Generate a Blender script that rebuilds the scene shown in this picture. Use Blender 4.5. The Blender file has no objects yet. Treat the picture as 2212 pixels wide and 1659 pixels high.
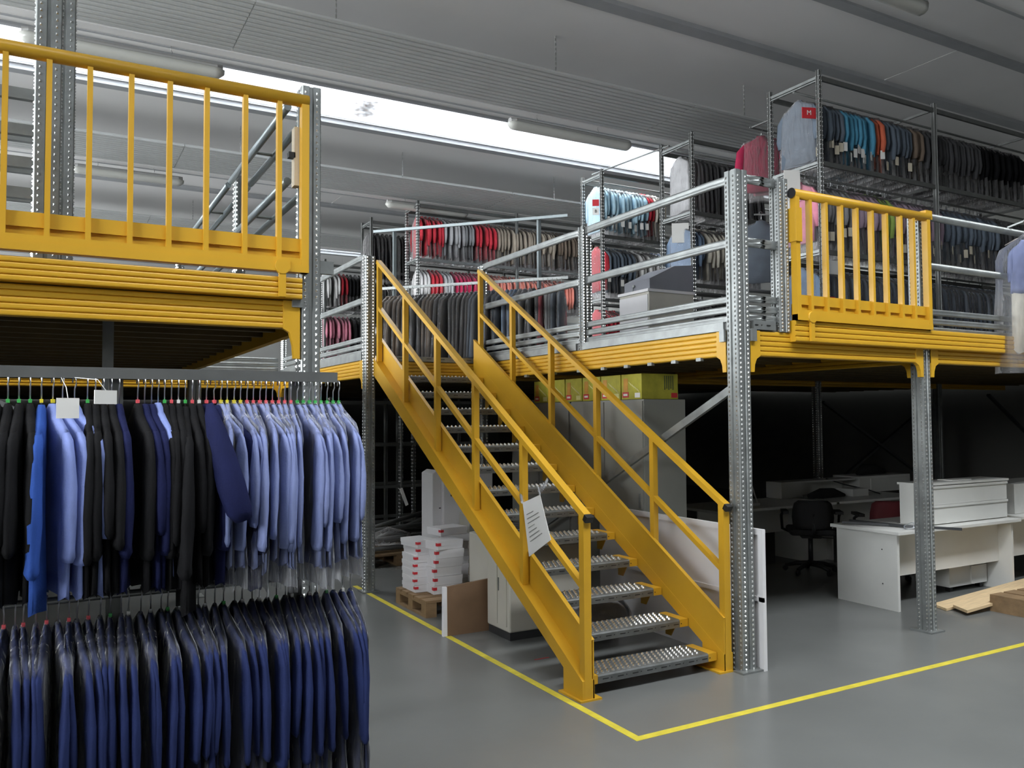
import bpy, math, random
from mathutils import Matrix, Vector
random.seed(7)
R_ = random.Random(11)
SC = bpy.context.scene
COL = SC.collection
PI = math.pi
# ------------------------------------------------------------------ camera, sky, exposure
def _rot(rx, ry, rz):
    return Matrix.Rotation(rz, 3, 'Z') @ Matrix.Rotation(rx, 3, 'X') @ Matrix.Rotation(ry, 3, 'Y')
_B = Matrix(((1, 0, 0), (0, 0, -1), (0, 1, 0)))
_Rc = _rot(-0.04135115, -0.51055665, -0.00624032) @ _B
cam = bpy.data.cameras.new('camera')
cam.sensor_width = 36.0
cam.lens = 1782.11 / 2212 * 36.0
cam.clip_start = 0.05
cam.clip_end = 200
camo = bpy.data.objects.new('camera', cam)
COL.objects.link(camo)
_m = Matrix((_Rc[0], -_Rc[1], -_Rc[2])).transposed().to_4x4()
_m.translation = (0, 0, 1.7)
camo.matrix_world = _m
SC.camera = camo
world = bpy.data.worlds.new('sky')
SC.world = world
world.use_nodes = True
_bg = world.node_tree.nodes['Background']
_bg.inputs[0].default_value = (0.93, 0.97, 1.0, 1)
_bg.inputs[1].default_value = 21.0
SC.view_settings.view_transform = 'Standard'
SC.view_settings.look = 'None'
SC.view_settings.gamma = 1.0
SC.view_settings.use_curve_mapping = False
SC.view_settings.exposure = 0.0
try:
    SC.cycles.max_bounces = 8
    SC.cycles.diffuse_bounces = 6
    SC.cycles.glossy_bounces = 3
    SC.cycles.transmission_bounces = 4
    SC.cycles.transparent_max_bounces = 24
    SC.cycles.sample_clamp_indirect = 6.0
    SC.cycles.caustics_reflective = False
    SC.cycles.caustics_refractive = False
except Exception:
    pass
# daylight comes through the roof skylights: portals in their openings
BAY = 4.57
SKY = [(1.02 + 2 * BAY * k, 2.22 + 2 * BAY * k) for k in (0, 1, 2)]   # y ranges of the open skylights
SKYX = [(0.0, 10.0), (-8.0, 14.0), (-8.0, 14.0)]                     # unseen first one: glazed span shaped for the light it gives
for k, (a, b) in enumerate(SKY):
    l = bpy.data.lights.new('skylight_portal', 'AREA')
    l.shape = 'RECTANGLE'
    l.size = SKYX[k][1] - SKYX[k][0]
    l.size_y = b - a
    l.cycles.is_portal = True
    o = bpy.data.objects.new('skylight_portal', l)
    o.location = (sum(SKYX[k]) / 2, (a + b) / 2, 6.03)
    COL.objects.link(o)
for loc, rot, sx, sy in (((-8.08, 3.0, 4.0), (0, -PI / 2, 0), 2.8, 10.0), ((-8.08, 17.0, 4.0), (0, -PI / 2, 0), 2.8, 14.0)):
    l = bpy.data.lights.new('window_portal', 'AREA')
    l.shape = 'RECTANGLE'; l.size = sx; l.size_y = sy
    l.cycles.is_portal = True
    o = bpy.data.objects.new('window_portal', l)
    o.location = loc; o.rotation_euler = rot
    COL.objects.link(o)
# ------------------------------------------------------------------ materials
MATS = {}
def mat(name, col, rough=0.5, metal=0.0, var=0.08, vscale=6.0, bump=0.0, bscale=40.0, coat=0.0, stretch=None, spec=0.5):
    if name in MATS:
        return MATS[name]
    m = bpy.data.materials.new(name)
    m.use_nodes = True
    nt = m.node_tree
    p = nt.nodes['Principled BSDF']
    p.inputs['Roughness'].default_value = rough
    p.inputs['Metallic'].default_value = metal
    p.inputs['Specular IOR Level'].default_value = spec
    if coat:
        p.inputs['Coat Weight'].default_value = coat
        p.inputs['Coat Roughness'].default_value = 0.12
    tc = nt.nodes.new('ShaderNodeTexCoord')
    mp = nt.nodes.new('ShaderNodeMapping')
    nt.links.new(tc.outputs['Object'], mp.inputs[0])
    if stretch:
        mp.inputs['Scale'].default_value = stretch
    if var:
        n = nt.nodes.new('ShaderNodeTexNoise')
        n.inputs['Scale'].default_value = vscale
        n.inputs['Detail'].default_value = 4
        nt.links.new(mp.outputs[0], n.inputs['Vector'])
        r = nt.nodes.new('ShaderNodeValToRGB')
        r.color_ramp.elements[0].position = 0.3
        r.color_ramp.elements[1].position = 0.7
        r.color_ramp.elements[0].color = (*[c * (1 - var) for c in col], 1)
        r.color_ramp.elements[1].color = (*[min(1, c * (1 + var)) for c in col], 1)
        nt.links.new(n.outputs['Fac'], r.inputs[0])
        nt.links.new(r.outputs[0], p.inputs['Base Color'])
    else:
        p.inputs['Base Color'].default_value = (*col, 1)
    if bump:
        n2 = nt.nodes.new('ShaderNodeTexNoise')
        n2.inputs['Scale'].default_value = bscale
        n2.inputs['Detail'].default_value = 3
        nt.links.new(mp.outputs[0], n2.inputs['Vector'])
        b = nt.nodes.new('ShaderNodeBump')
        b.inputs['Strength'].default_value = bump
        b.inputs['Distance'].default_value = 0.02
        nt.links.new(n2.outputs['Fac'], b.inputs['Height'])
        nt.links.new(b.outputs[0], p.inputs['Normal'])
    MATS[name] = m
    return m
def film(name, tint, amount, rough=0.15, bump=0.5, bscale=14):
    """thin clear plastic film: mostly transparent with glossy, slightly milky reflection"""
    m = bpy.data.materials.new(name)
    m.use_nodes = True
    nt = m.node_tree
    out = nt.nodes['Material Output']
    p = nt.nodes['Principled BSDF']
    p.inputs['Base Color'].default_value = (*tint, 1)
    p.inputs['Roughness'].default_value = rough
    t = nt.nodes.new('ShaderNodeBsdfTransparent')
    mx = nt.nodes.new('ShaderNodeMixShader')
    fr = nt.nodes.new('ShaderNodeFresnel')
    fr.inputs[0].default_value = 1.35
    ad = nt.nodes.new('ShaderNodeMath')
    ad.operation = 'ADD'
    ad.use_clamp = True
    ad.inputs[1].default_value = amount
    tc = nt.nodes.new('ShaderNodeTexCoord')
    mp = nt.nodes.new('ShaderNodeMapping')
    mp.inputs['Scale'].default_value = (1, 1, 0.35)
    n = nt.nodes.new('ShaderNodeTexNoise')
    n.inputs['Scale'].default_value = bscale
    n.inputs['Detail'].default_value = 2
    n.inputs['Distortion'].default_value = 1.0
    b = nt.nodes.new('ShaderNodeBump')
    b.inputs['Strength'].default_value = bump
    b.inputs['Distance'].default_value = 0.03
    L = nt.links.new
    L(tc.outputs['Object'], mp.inputs[0]); L(mp.outputs[0], n.inputs['Vector'])
    L(n.outputs['Fac'], b.inputs['Height']); L(b.outputs[0], p.inputs['Normal']); L(b.outputs[0], fr.inputs['Normal'])
    L(fr.outputs[0], ad.inputs[0]); L(ad.outputs[0], mx.inputs[0])
    L(t.outputs[0], mx.inputs[1]); L(p.outputs[0], mx.inputs[2]); L(mx.outputs[0], out.inputs['Surface'])
    MATS[name] = m
    return m
YEL = mat('yellow_enamel', (0.60, 0.335, 0.022), 0.38, var=0.05, vscale=3)
GALV = mat('galvanised_steel', (0.29, 0.305, 0.30), 0.42, 0.65, var=0.16, vscale=9, bump=0.05, bscale=60)
GALVD = mat('galvanised_dimple', (0.78, 0.79, 0.78), 0.24, 0.9, var=0.1)  # glints on raised dimples and studs put into a lighter steel colour
RACK = mat('rack_grey_steel', (0.17, 0.175, 0.17), 0.45, 0.5, var=0.12, vscale=8)
STEELD = mat('dark_steel', (0.06, 0.062, 0.065), 0.45, 0.5, var=0.1)
CONC = mat('ceiling_concrete', (0.80, 0.79, 0.78), 0.85, var=0.03, vscale=0.8)
BANDM = mat('ceiling_band_grey', (0.36, 0.37, 0.38), 0.7, var=0.05)
RIBM = mat('ribbed_sheet', (0.55, 0.56, 0.55), 0.5, 0.1, var=0.03, vscale=2)
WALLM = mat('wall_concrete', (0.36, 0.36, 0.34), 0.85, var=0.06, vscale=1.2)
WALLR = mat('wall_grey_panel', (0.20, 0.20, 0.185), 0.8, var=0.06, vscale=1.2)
FLOORM = mat('grey_resin_floor', (0.15, 0.155, 0.151), 0.26, var=0.07, vscale=1.3, bump=0.015, bscale=6)
TAPE = mat('yellow_tape', (0.62, 0.52, 0.05), 0.5, var=0.14, vscale=14)
WHITE = mat('white_laminate', (0.70, 0.70, 0.67), 0.42, var=0.02)
WHITE2 = mat('white_panel', (0.72, 0.71, 0.72), 0.35, var=0.02)
BEIGE = mat('beige_metal', (0.50, 0.48, 0.42), 0.45, var=0.03)
LOCKG = mat('locker_grey', (0.27, 0.27, 0.245), 0.5, var=0.03)
DESKGREY = mat('blue_grey_metal', (0.20, 0.205, 0.235), 0.5, var=0.03)
BLACK = mat('black_plastic', (0.012, 0.012, 0.013), 0.45, var=0)
BLACKF = mat('black_upholstery', (0.013, 0.013, 0.014), 0.85, var=0.1, bump=0.2, bscale=200)
REDF = mat('dark_red_upholstery', (0.10, 0.010, 0.014), 0.8, var=0.1)
REDP = mat('red_label', (0.55, 0.03, 0.04), 0.45, var=0.03)
PAPER = mat('white_paper', (0.80, 0.79, 0.76), 0.7, var=0.02)
CARD = mat('cream_card', (0.62, 0.56, 0.44), 0.75, var=0.06)
WOOD = mat('pallet_wood', (0.22, 0.14, 0.07), 0.75, var=0.18, vscale=4, stretch=(1, 3, 5), bump=0.1, bscale=20)
PINE = mat('pine_plank', (0.72, 0.54, 0.32), 0.6, var=0.12, vscale=7, stretch=(0.7, 8, 8))
BROWN = mat('brown_board', (0.17, 0.10, 0.055), 0.6, var=0.1)
DARKRED = mat('dark_red_steel', (0.20, 0.015, 0.012), 0.5, var=0.05)
LAMPG = mat('lamp_grey_body', (0.34, 0.34, 0.33), 0.5, var=0.03)
LAMPD = mat('lamp_clear_diffuser', (0.60, 0.60, 0.56), 0.25, var=0.02)
BOXY = mat('yellow_green_carton', (0.44, 0.41, 0.045), 0.6, var=0.22, vscale=9)
BOXO = mat('orange_print', (0.60, 0.30, 0.05), 0.6, var=0.15, vscale=20)
BOXL = mat('pale_print', (0.70, 0.66, 0.28), 0.6, var=0.15, vscale=20)
DARKP = mat('dark_print', (0.10, 0.12, 0.05), 0.6, var=0.2, vscale=30)  # dark print on the cartons
CHAINM = mat('chain_steel', (0.45, 0.45, 0.44), 0.4, 0.8, var=0)
CABLE = mat('grey_cable', (0.12, 0.12, 0.12), 0.5, var=0)
PIPE = mat('blue_grey_tube', (0.26, 0.30, 0.31), 0.36, 0.5, var=0.06)
HANG = mat('hanger_smoke_plastic', (0.30, 0.27, 0.25), 0.3, var=0.1)
WIRE = mat('hanger_wire', (0.55, 0.55, 0.55), 0.3, 0.9, var=0)
LEAF = mat('dry_leaf', (0.30, 0.16, 0.06), 0.8, var=0.3, vscale=20)
FILM = film('clear_plastic_film', (0.70, 0.71, 0.74), 0.015, rough=0.10, bump=0.8, bscale=11)
FILM2 = film('milky_plastic_film', (0.52, 0.51, 0.51), 0.13, rough=0.12, bump=0.8)
FILMB = film('thick_plastic_bag', (0.70, 0.72, 0.75), 0.05, bump=0.25, bscale=9)
GLASS = film('skylight_glass', (0.95, 0.97, 1.0), 0.0, rough=0.05, bump=0.0)
def cloth(name, c, rough=0.85):
    return mat('cloth_' + name, c, rough, var=0.12, vscale=9, bump=0.12, bscale=120, spec=0.15)
CL = {k: cloth(k, v) for k, v in dict(
    lblue=(0.19, 0.24, 0.50), pblue=(0.205, 0.245, 0.45), sky=(0.50, 0.72, 0.85), cyan=(0.10, 0.33, 0.50), royal=(0.03, 0.08, 0.32),
    navy=(0.017, 0.026, 0.09), dnavy=(0.009, 0.012, 0.052), black=(0.008, 0.008, 0.009), grey=(0.28, 0.28, 0.29), lgrey=(0.48, 0.48, 0.49),
    dgrey=(0.08, 0.08, 0.085), slate=(0.13, 0.16, 0.20), jean=(0.20, 0.28, 0.40), red=(0.45, 0.035, 0.05), crimson=(0.36, 0.025, 0.07),
    coral=(0.62, 0.22, 0.17), pink=(0.66, 0.25, 0.33), dpink=(0.62, 0.10, 0.18), mauve=(0.36, 0.27, 0.33), beige=(0.42, 0.36, 0.29), brown=(0.17, 0.13, 0.10),
    cream=(0.66, 0.62, 0.53), white=(0.72, 0.71, 0.70), green=(0.26, 0.36, 0.09), orange=(0.55, 0.13, 0.07), purple=(0.16, 0.13, 0.28)).items()}
MARK = {k: mat('size_' + k, c, 0.5, var=0) for k, c in dict(yellow=(0.75, 0.62, 0.03), green=(0.05, 0.40, 0.08), red=(0.75, 0.10, 0.12), white=(0.75, 0.75, 0.72), purple=(0.2, 0.1, 0.4)).items()}
# ------------------------------------------------------------------ mesh builder
class MB:
    def __init__(s):
        s.v = []; s.f = []; s.m = []; s.s = []
    def add(s, vs, fs, m=0, smooth=False):
        n = len(s.v)
        s.v += [tuple(v) for v in vs]
        for f in fs:
            s.f.append([i + n for i in f]); s.m.append(m); s.s.append(smooth)
        return s
    def box(s, x0, y0, z0, x1, y1, z1, m=0):
        v = [(x, y, z) for z in (z0, z1) for y in (y0, y1) for x in (x0, x1)]
        return s.add(v, [(0, 2, 3, 1), (4, 5, 7, 6), (0, 1, 5, 4), (2, 6, 7, 3), (0, 4, 6, 2), (1, 3, 7, 5)], m)
    def bar(s, p, q, w, h, up=(0, 0, 1), m=0):
        p = Vector(p); q = Vector(q); d = (q - p).normalized(); u = Vector(up)
        a = d.cross(u)
        if a.length < 1e-4:
            a = d.cross(Vector((1, 0, 0)))
        a.normalize(); b = a.cross(d).normalized()
        v = []
        for e in (p, q):
            for sb in (-1, 1):
                for sa in (-1, 1):
                    v.append(e + a * (sa * w / 2) + b * (sb * h / 2))
        return s.add(v, [(0, 2, 3, 1), (4, 5, 7, 6), (0, 1, 5, 4), (2, 6, 7, 3), (0, 4, 6, 2), (1, 3, 7, 5)], m)
    def path(s, pts, r, n=8, m=0, flat=1.0, cap=True):
        pts = [Vector(p) for p in pts]
        rings = []
        ref = Vector((0, 0, 1))
        for i, p in enumerate(pts):
            d = (pts[min(i + 1, len(pts) - 1)] - pts[max(i - 1, 0)]).normalized()
            a = d.cross(ref)
            if a.length < 0.05:
                a = d.cross(Vector((0.3, 1, 0)))
            a.normalize(); b = a.cross(d).normalized()
            rr = r[i] if isinstance(r, (list, tuple)) else r
            rings.append([p + a * (math.cos(t) * rr) + b * (math.sin(t) * rr * flat) for t in [2 * PI * k / n for k in range(n)]])
        return s.loft(rings, m, True, cap)
    def tube(s, p, q, r, n=10, m=0):
        return s.path([p, q], r, n, m)
    def loft(s, rings, m=0, smooth=True, cap=True):
        n = len(rings[0]); base = len(s.v)
        for r in rings:
            s.v += [tuple(p) for p in r]
        for i in range(len(rings) - 1):
            for k in range(n):
                a = base + i * n + k; b = base + i * n + (k + 1) % n
                s.f.append([a, b, b + n, a + n]); s.m.append(m); s.s.append(smooth)
        if cap:
            s.f.append([base + k for k in reversed(range(n))]); s.m.append(m); s.s.append(False)
            e = base + (len(rings) - 1) * n
            s.f.append([e + k for k in range(n)]); s.m.append(m); s.s.append(False)
        return s
    def prism(s, poly, o, au, av, p0, p1, m=0, smooth=False):
        """poly in (u,v) extruded from p0 to p1 offsets (vectors)"""
        au = Vector(au); av = Vector(av); o = Vector(o)
        r0 = [o + au * a + av * b + Vector(p0) for a, b in poly]
        r1 = [o + au * a + av * b + Vector(p1) for a, b in poly]
        return s.loft([r0, r1], m, smooth)
    def mesh(s, name, mats):
        me = bpy.data.meshes.new(name)
        me.from_pydata(s.v, [], s.f)
        for mm in (mats if isinstance(mats, (list, tuple)) else [mats]):
            me.materials.append(mm)
        me.polygons.foreach_set('material_index', s.m)
        me.polygons.foreach_set('use_smooth', s.s)
        me.update()
        import bmesh
        bm = bmesh.new(); bm.from_mesh(me)
        bmesh.ops.recalc_face_normals(bm, faces=bm.faces)
        bm.to_mesh(me); bm.free()
        return me
    def build(s, name, mats, parent=None, local=False, bevel=0, **tags):
        if parent is not None and not local:
            off = worldloc(parent)
            s.v = [(a - off[0], b - off[1], c - off[2]) for a, b, c in s.v]
        o = bpy.data.objects.new(name, s.mesh(name, mats))
        COL.objects.link(o)
        if parent is not None:
            o.parent = parent
        if bevel:
            b = o.modifiers.new('bevel', 'BEVEL'); b.width = bevel; b.segments = 2; b.limit_method = 'ANGLE'
        for k, v in tags.items():
            o[k] = v
        return o
def worldloc(o):
    v = Vector(o.location)
    while o.parent is not None:
        o = o.parent
        v += Vector(o.location)
    return v
def thing(name, label, cat, loc=(0, 0, 0), rz=0.0, group=None, kind=None):
    o = bpy.data.objects.new(name, None)
    o.empty_display_size = 0.1
    COL.objects.link(o)
    o.location = loc; o.rotation_euler = (0, 0, rz)
    o['label'] = label; o['category'] = cat
    if group: o['group'] = group
    if kind: o['kind'] = kind
    return o
def inst(me, name, parent=None, loc=(0, 0, 0), rot=(0, 0, 0), scale=None, mats=None, **tags):
    o = bpy.data.objects.new(name, me)
    COL.objects.link(o)
    if parent is not None: o.parent = parent
    o.location = loc; o.rotation_euler = rot
    if scale: o.scale = scale
    if mats:
        for i, mm in enumerate(mats):
            o.material_slots[i].link = 'OBJECT'; o.material_slots[i].material = mm
    for k, v in tags.items():
        o[k] = v
    return o
def root(name, label, kind='structure', cat=None):
    o = bpy.data.objects.new(name, None)
    COL.objects.link(o)
    o['kind'] = kind; o['label'] = label
    if cat: o['category'] = cat
    return o
# ------------------------------------------------------------------ building shell
X0, X1, Y0, Y1, ZC = -8.0, 14.0, -8.0, 26.0, 5.95
MB().box(X0, Y0, -0.2, X1, Y1, 0.0).build('floor', FLOORM, kind='structure', label='glossy grey resin warehouse floor')
WL = [(-2.0, 8.0), (10.0, 24.0)]      # y ranges of the high windows in the left wall
WZ0, WZ1 = 2.6, 5.4
lw = MB().box(X0 - .2, Y0, 0, X0, Y1, WZ0).box(X0 - .2, Y0, WZ1, X0, Y1, 6.6)
for a, b in ((Y0, WL[0][0]), (WL[0][1], WL[1][0]), (WL[1][1], Y1)):
    lw.box(X0 - .2, a, WZ0, X0, b, WZ1)
lw.build('wall_left', WALLM, kind='structure', label='pale concrete wall on the left')
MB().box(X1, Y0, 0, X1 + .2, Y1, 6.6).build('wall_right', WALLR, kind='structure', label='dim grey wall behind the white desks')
MB().box(X0, Y1, 0, X1, Y1 + .2, 6.6).build('wall_back', WALLM, kind='structure', label='far concrete wall of the warehouse')
MB().box(X0, Y0 - .2, 0, X1, Y0, 6.6).build('wall_front', WALLM, kind='structure', label='concrete wall behind the camera')
ceil = root('ceiling', 'white concrete ceiling in long strips with grey bands and skylights')
def strip(name, y0, y1, z, t, m, cuts=()):
    xs = [X0] + list(cuts) + [X1]
    for a, b in zip(xs[:-1], xs[1:]):
        g = 0.006
        MB().box(a + (g if a != X0 else 0), y0, z, b - (g if b != X1 else 0), y1, z + t).build(name, m, ceil)
cutx = {0: [-5.2, -0.4, 4.4, 9.2], 2: [-7.3, -4.9, -2.5, -.03, 2.4, 4.8, 7.2, 9.6, 12.0]}
base_near = 5.53            # y of the first grey band of bay 0
k0 = -3
ends = Y0
for k in range(-3, 5):
    yb = base_near + BAY * k
    a0, a1, b0, b1 = yb, yb + .13, yb + 1.16, yb + 1.33
    opened = (k % 2 == 1) and k >= -1
    if opened:
        a1, b0, b1 = yb + .06, yb + 1.26, yb + 1.41
    nxt = yb + BAY
    if b1 < Y0 + .1:
        continue
    if a0 > Y1:
        break
    if a0 > Y0:
        MB().box(X0, a0, ZC - .03, X1, a1, ZC + .035).build('grey_band', BANDM, ceil)
    MB().box(X0, max(b0, Y0), ZC - .03, X1, min(b1, Y1), ZC + .035).build('grey_band', BANDM, ceil)
    if not opened:
        strip('ceiling_panel', max(a1, Y0), min(b0, Y1), ZC + .02, .2, CONC, cutx.get(k, [-5.2, -0.4, 4.4, 9.2]))
    if k == -1:  # unseen panels added to block part of the first skylight's light
        MB().box(SKYX[0][1], a1, ZC + .02, X1, b0, ZC + .22).build('ceiling_panel', CONC, ceil)
        MB().box(X0, a1, ZC + .02, SKYX[0][0], b0, ZC + .22).build('ceiling_panel', CONC, ceil)
    MB().box(X0, max(b1, Y0), ZC, X1, min(nxt, Y1), ZC + .25).build('ceiling_slab', CONC, ceil)
MB().box(X0, Y0, ZC, X1, base_near + BAY * -2, ZC + .25).build('ceiling_slab', CONC, ceil) if base_near + BAY * -2 > Y0 else None
for i, (a, b) in enumerate(SKY):
    w = root('window_%d' % (i + 1), 'long roof skylight strip with bright daylight')
    MB().box(X0, a - .13, ZC + .037, X1, a + .02, ZC + .09).build('frame', BANDM, w)
    MB().box(X0, b - .02, ZC + .037, X1, b + .13, ZC + .09).build('frame', BANDM, w)
    for x in range(-8, 14, 2):
        if x >= SKYX[i][1] or x < SKYX[i][0]:
            continue
        MB().box(x, a + .02, ZC + .05, x + 2, b - .02, ZC + .06).build('pane', GLASS, w)
def wall_window(n, horizontal, a, b):
    w = root('window_%d' % n, 'high window band in the concrete wall')
    k = int(round((b - a) / 2))
    for i in range(k):
        p, q = a + i * 2, a + (i + 1) * 2
        if horizontal:
            MB().box(p, Y0 - .11, WZ0, q, Y0 - .10, WZ1).build('pane', GLASS, w)
            MB().box(p - .03, Y0 - .14, WZ0, p + .03, Y0 - .06, WZ1).build('mullion', BANDM, w)
        else:
            MB().box(X0 - .11, p, WZ0, X0 - .10, q, WZ1).build('pane', GLASS, w)
            MB().box(X0 - .14, p - .03, WZ0, X0 - .06, p + .03, WZ1).build('mullion', BANDM, w)
wall_window(4, False, *WL[0]); wall_window(5, False, *WL[1])
# dry leaves lying on the middle skylight
lf = MB()
for i in range(240):
    t = R_.random()
    cx = 3.74 + .10 * t + R_.gauss(0, .10); cy = 10.55 + .62 * t + R_.gauss(0, .06)
    a = R_.uniform(0, PI); s = R_.uniform(.015, .045); z = ZC + .063 + R_.uniform(0, .02)
    c, d = math.cos(a) * s, math.sin(a) * s
    lf.add([(cx - c, cy - d, z), (cx + d * .5, cy - c * .5, z + .006), (cx + c, cy + d, z), (cx - d * .5, cy + c * .5, z + .006), (cx, cy, z + .012)], [(0, 1, 4), (1, 2, 4), (2, 3, 4), (3, 0, 4)])
lf.build('leaf_litter', LEAF, label='brown dry leaves lying on the bright skylight', category='leaves', kind='stuff')
# suspended ribbed sheets
ZR = 5.53
def ribbed(k, label):
    y0 = 7.60 + BAY * k; y1 = y0 + 1.18
    t = thing('suspended_ribbed_panel', label, 'ceiling panel', (3, y0, ZR))
    n = 13; prof = []
    for i in range(n):
        a = i / n * (y1 - y0); w = (y1 - y0) / n
        prof += [(a + w * .04, .0), (a + w * .66, .0), (a + w * .74, .04), (a + w * .96, .04)]
    up = [(a, b + .014) for a, b in reversed(prof)]
    poly = prof + up
    xs = [X0 + .3, -3.6, 1.6, 6.9, 10.4, X1 - .3]
    for a, b in zip(xs[:-1], xs[1:]):
        MB().prism(poly, (0, y0, ZR), (0, 1, 0), (0, 0, 1), (a, 0, 0), (b - .012, 0, 0)).build('ribbed_sheet', RIBM, t)
    MB().box(X0 + .3, y1 + .0, ZR - .004, X1 - .3, y1 + .16, ZR + .02).build('edge_strip', CONC, t)
    MB().box(X0 + .3, y1 + .16, ZR - .012, X1 - .3, y1 + .19, ZR + .03).build('edge_bar', BANDM, t)
    for x in [-5.2, -2.6, -.1, 2.35, 4.85, 7.7, 10.2, 12.4]:
        c = MB()
        z = ZR + .01
        i = 0
        while z < ZC - .02:
            w = .008 if i % 2 else .003; d = .003 if i % 2 else .008
            c.box(x - w, y0 + .02 - d, z, x + w, y0 + .02 + d, z + .03); z += .027; i += 1
        c.build('chain', CHAINM, t)
    return t
ribbed(-1, 'grey ribbed sheet hung under the ceiling at the top right corner')
ribbed(0, 'long grey ribbed sheet hung on chains above the bright skylight')
ribbed(1, 'grey ribbed sheet hung beyond the bright skylight')
ribbed(2, 'farthest grey ribbed sheet hung near the back of the hall')
def lamp(x0, x1, y, z, label):
    t = thing('tube_lamp', label, 'lamp', (x0, y, z), group='unlit fluorescent tube lamps under the ceiling')
    def ring(x, s):
        return [(x, y + a * s, z + b * s) for a, b in [(-.075, .01), (-.06, -.05), (-.025, -.075), (.025, -.075), (.06, -.05), (.075, .01)]]
    MB().loft([ring(x0, .45), ring(x0 + .05, .95), ring(x0 + .1, 1), ring(x1 - .1, 1), ring(x1 - .05, .95), ring(x1, .45)], 0, True).build('diffuser', LAMPD, t)
    b = MB()
    def rb(x, s):
        return [(x, y + a * s, z + c) for a, c in [(-.08, .01), (-.08, .03), (-.045, .06), (.045, .06), (.08, .03), (.08, .01)]]
    b.loft([rb(x0 + .02, .6), rb(x0 + .08, 1), rb(x1 - .08, 1), rb(x1 - .02, .6)], 0, False).build('housing', LAMPG, t)
    for f in (.22, .72):
        x = x0 + (x1 - x0) * f
        MB().path([(x, y, z + .06), (x + .012, y, z + .10), (x - .008, y, z + .14), (x, y, ZR + .0)], .004, 5).build('hook', CHAINM, t)
    return t
lamp(-.31, 1.55, 8.93, 5.36, 'unlit tube lamp hung at upper left below the skylight edge')
lamp(4.90, 6.78, 8.80, 5.36, 'unlit tube lamp hung across the middle of the bright skylight')
lamp(.22, 1.75, 13.45, 5.38, 'unlit tube lamp seen through the bars of the left gate')
lamp(4.95, 6.5, 13.2, 5.38, 'unlit tube lamp end showing beside the far red garment rack')
lamp(5.2, 6.86, 4.55, 5.38, 'unlit tube lamp at the upper right by the ceiling band')
# floor tape
MB().box(2.715, 3.53, 0.0, 2.765, 8.2, .0015).build('floor_tape', TAPE, label='yellow floor tape running beside the staircase', category='floor tape')
MB().box(2.765, 3.53, 0.0, 13.9, 3.58, .0015).build('floor_tape', TAPE, label='yellow floor tape running along the front of the mezzanine', category='floor tape')
# ------------------------------------------------------------------ columns, beams, rails
DIMP = {}
def dimples(w, d, h, faces='xy', pitch=.032, cols=2):
    key = (round(w, 3), round(d, 3), round(h, 2), faces, pitch)
    if key in DIMP:
        return DIMP[key]
    b = MB()
    n = int(h / pitch)
    def pyr(c, nrm, ax, s=.0085, hh=.008):
        up = Vector((0, 0, 1)); c = Vector(c); nrm = Vector(nrm); ax = Vector(ax)
        v = [c - ax * s * .75 - up * s, c + ax * s * .75 - up * s, c + ax * s * .75 + up * s, c - ax * s * .75 + up * s, c + nrm * hh]
        b.add(v, [(0, 1, 4), (1, 2, 4), (2, 3, 4), (3, 0, 4)])
    for i in range(n):
        z = pitch * (i + .5)
        for sgn in (-1, 1):
            if 'y' in faces or sgn < 0:
                pyr((sgn * w * .30, -d / 2, z), (0, -1, 0), (1, 0, 0)); 
            if 'b' in faces: pyr((sgn * w * .30, d / 2, z), (0, 1, 0), (1, 0, 0))
            pyr((-w / 2, sgn * d * .30, z), (-1, 0, 0), (0, 1, 0))
            if 'X' in faces: pyr((w / 2, sgn * d * .30, z), (1, 0, 0), (0, 1, 0))
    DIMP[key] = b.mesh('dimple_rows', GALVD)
    return DIMP[key]
def groove_poly(w, d):
    g = .011; a = .012
    P = []
    def side(p, q, nrm):
        p = Vector(p); q = Vector(q); t = (q - p).normalized(); L = (q - p).length; n = Vector(nrm)
        m = p + t * L / 2
        return [p + t * .006, m - t * a, m - t * a * .6 + n * -g, m + t * a * .6 + n * -g, m + t * a, q - t * .006]
    c = [(-w / 2, -d / 2), (w / 2, -d / 2), (w / 2, d / 2), (-w / 2, d / 2)]
    nn = [(0, -1), (1, 0), (0, 1), (-1, 0)]
    for i in range(4):
        P += side(c[i], c[(i + 1) % 4], nn[i])
    return [(p[0], p[1]) for p in P]
def column(parent, x, y, z0, z1, w=.115, d=.11, plate=True, name='column', m=None, dim=True, pitch=.032, faces='xyX'):
    p = MB().prism(groove_poly(w, d), (x, y, 0), (1, 0, 0), (0, 1, 0), (0, 0, z0), (0, 0, z1)).build(name, m or GALV, parent)
    if dim:
        off = worldloc(parent) if parent else Vector((0, 0, 0))
        inst(dimples(w, d, z1 - z0, faces, pitch), 'dimple_rows', p, loc=(x - off[0], y - off[1], z0 - off[2]), kind='stuff')
    if plate:
        MB().box(x - w * .85, y - d * .85, z0, x + w * .85, y + d * .85, z0 + .012).build('base_plate', m or GALV, p)
    return p
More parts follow.
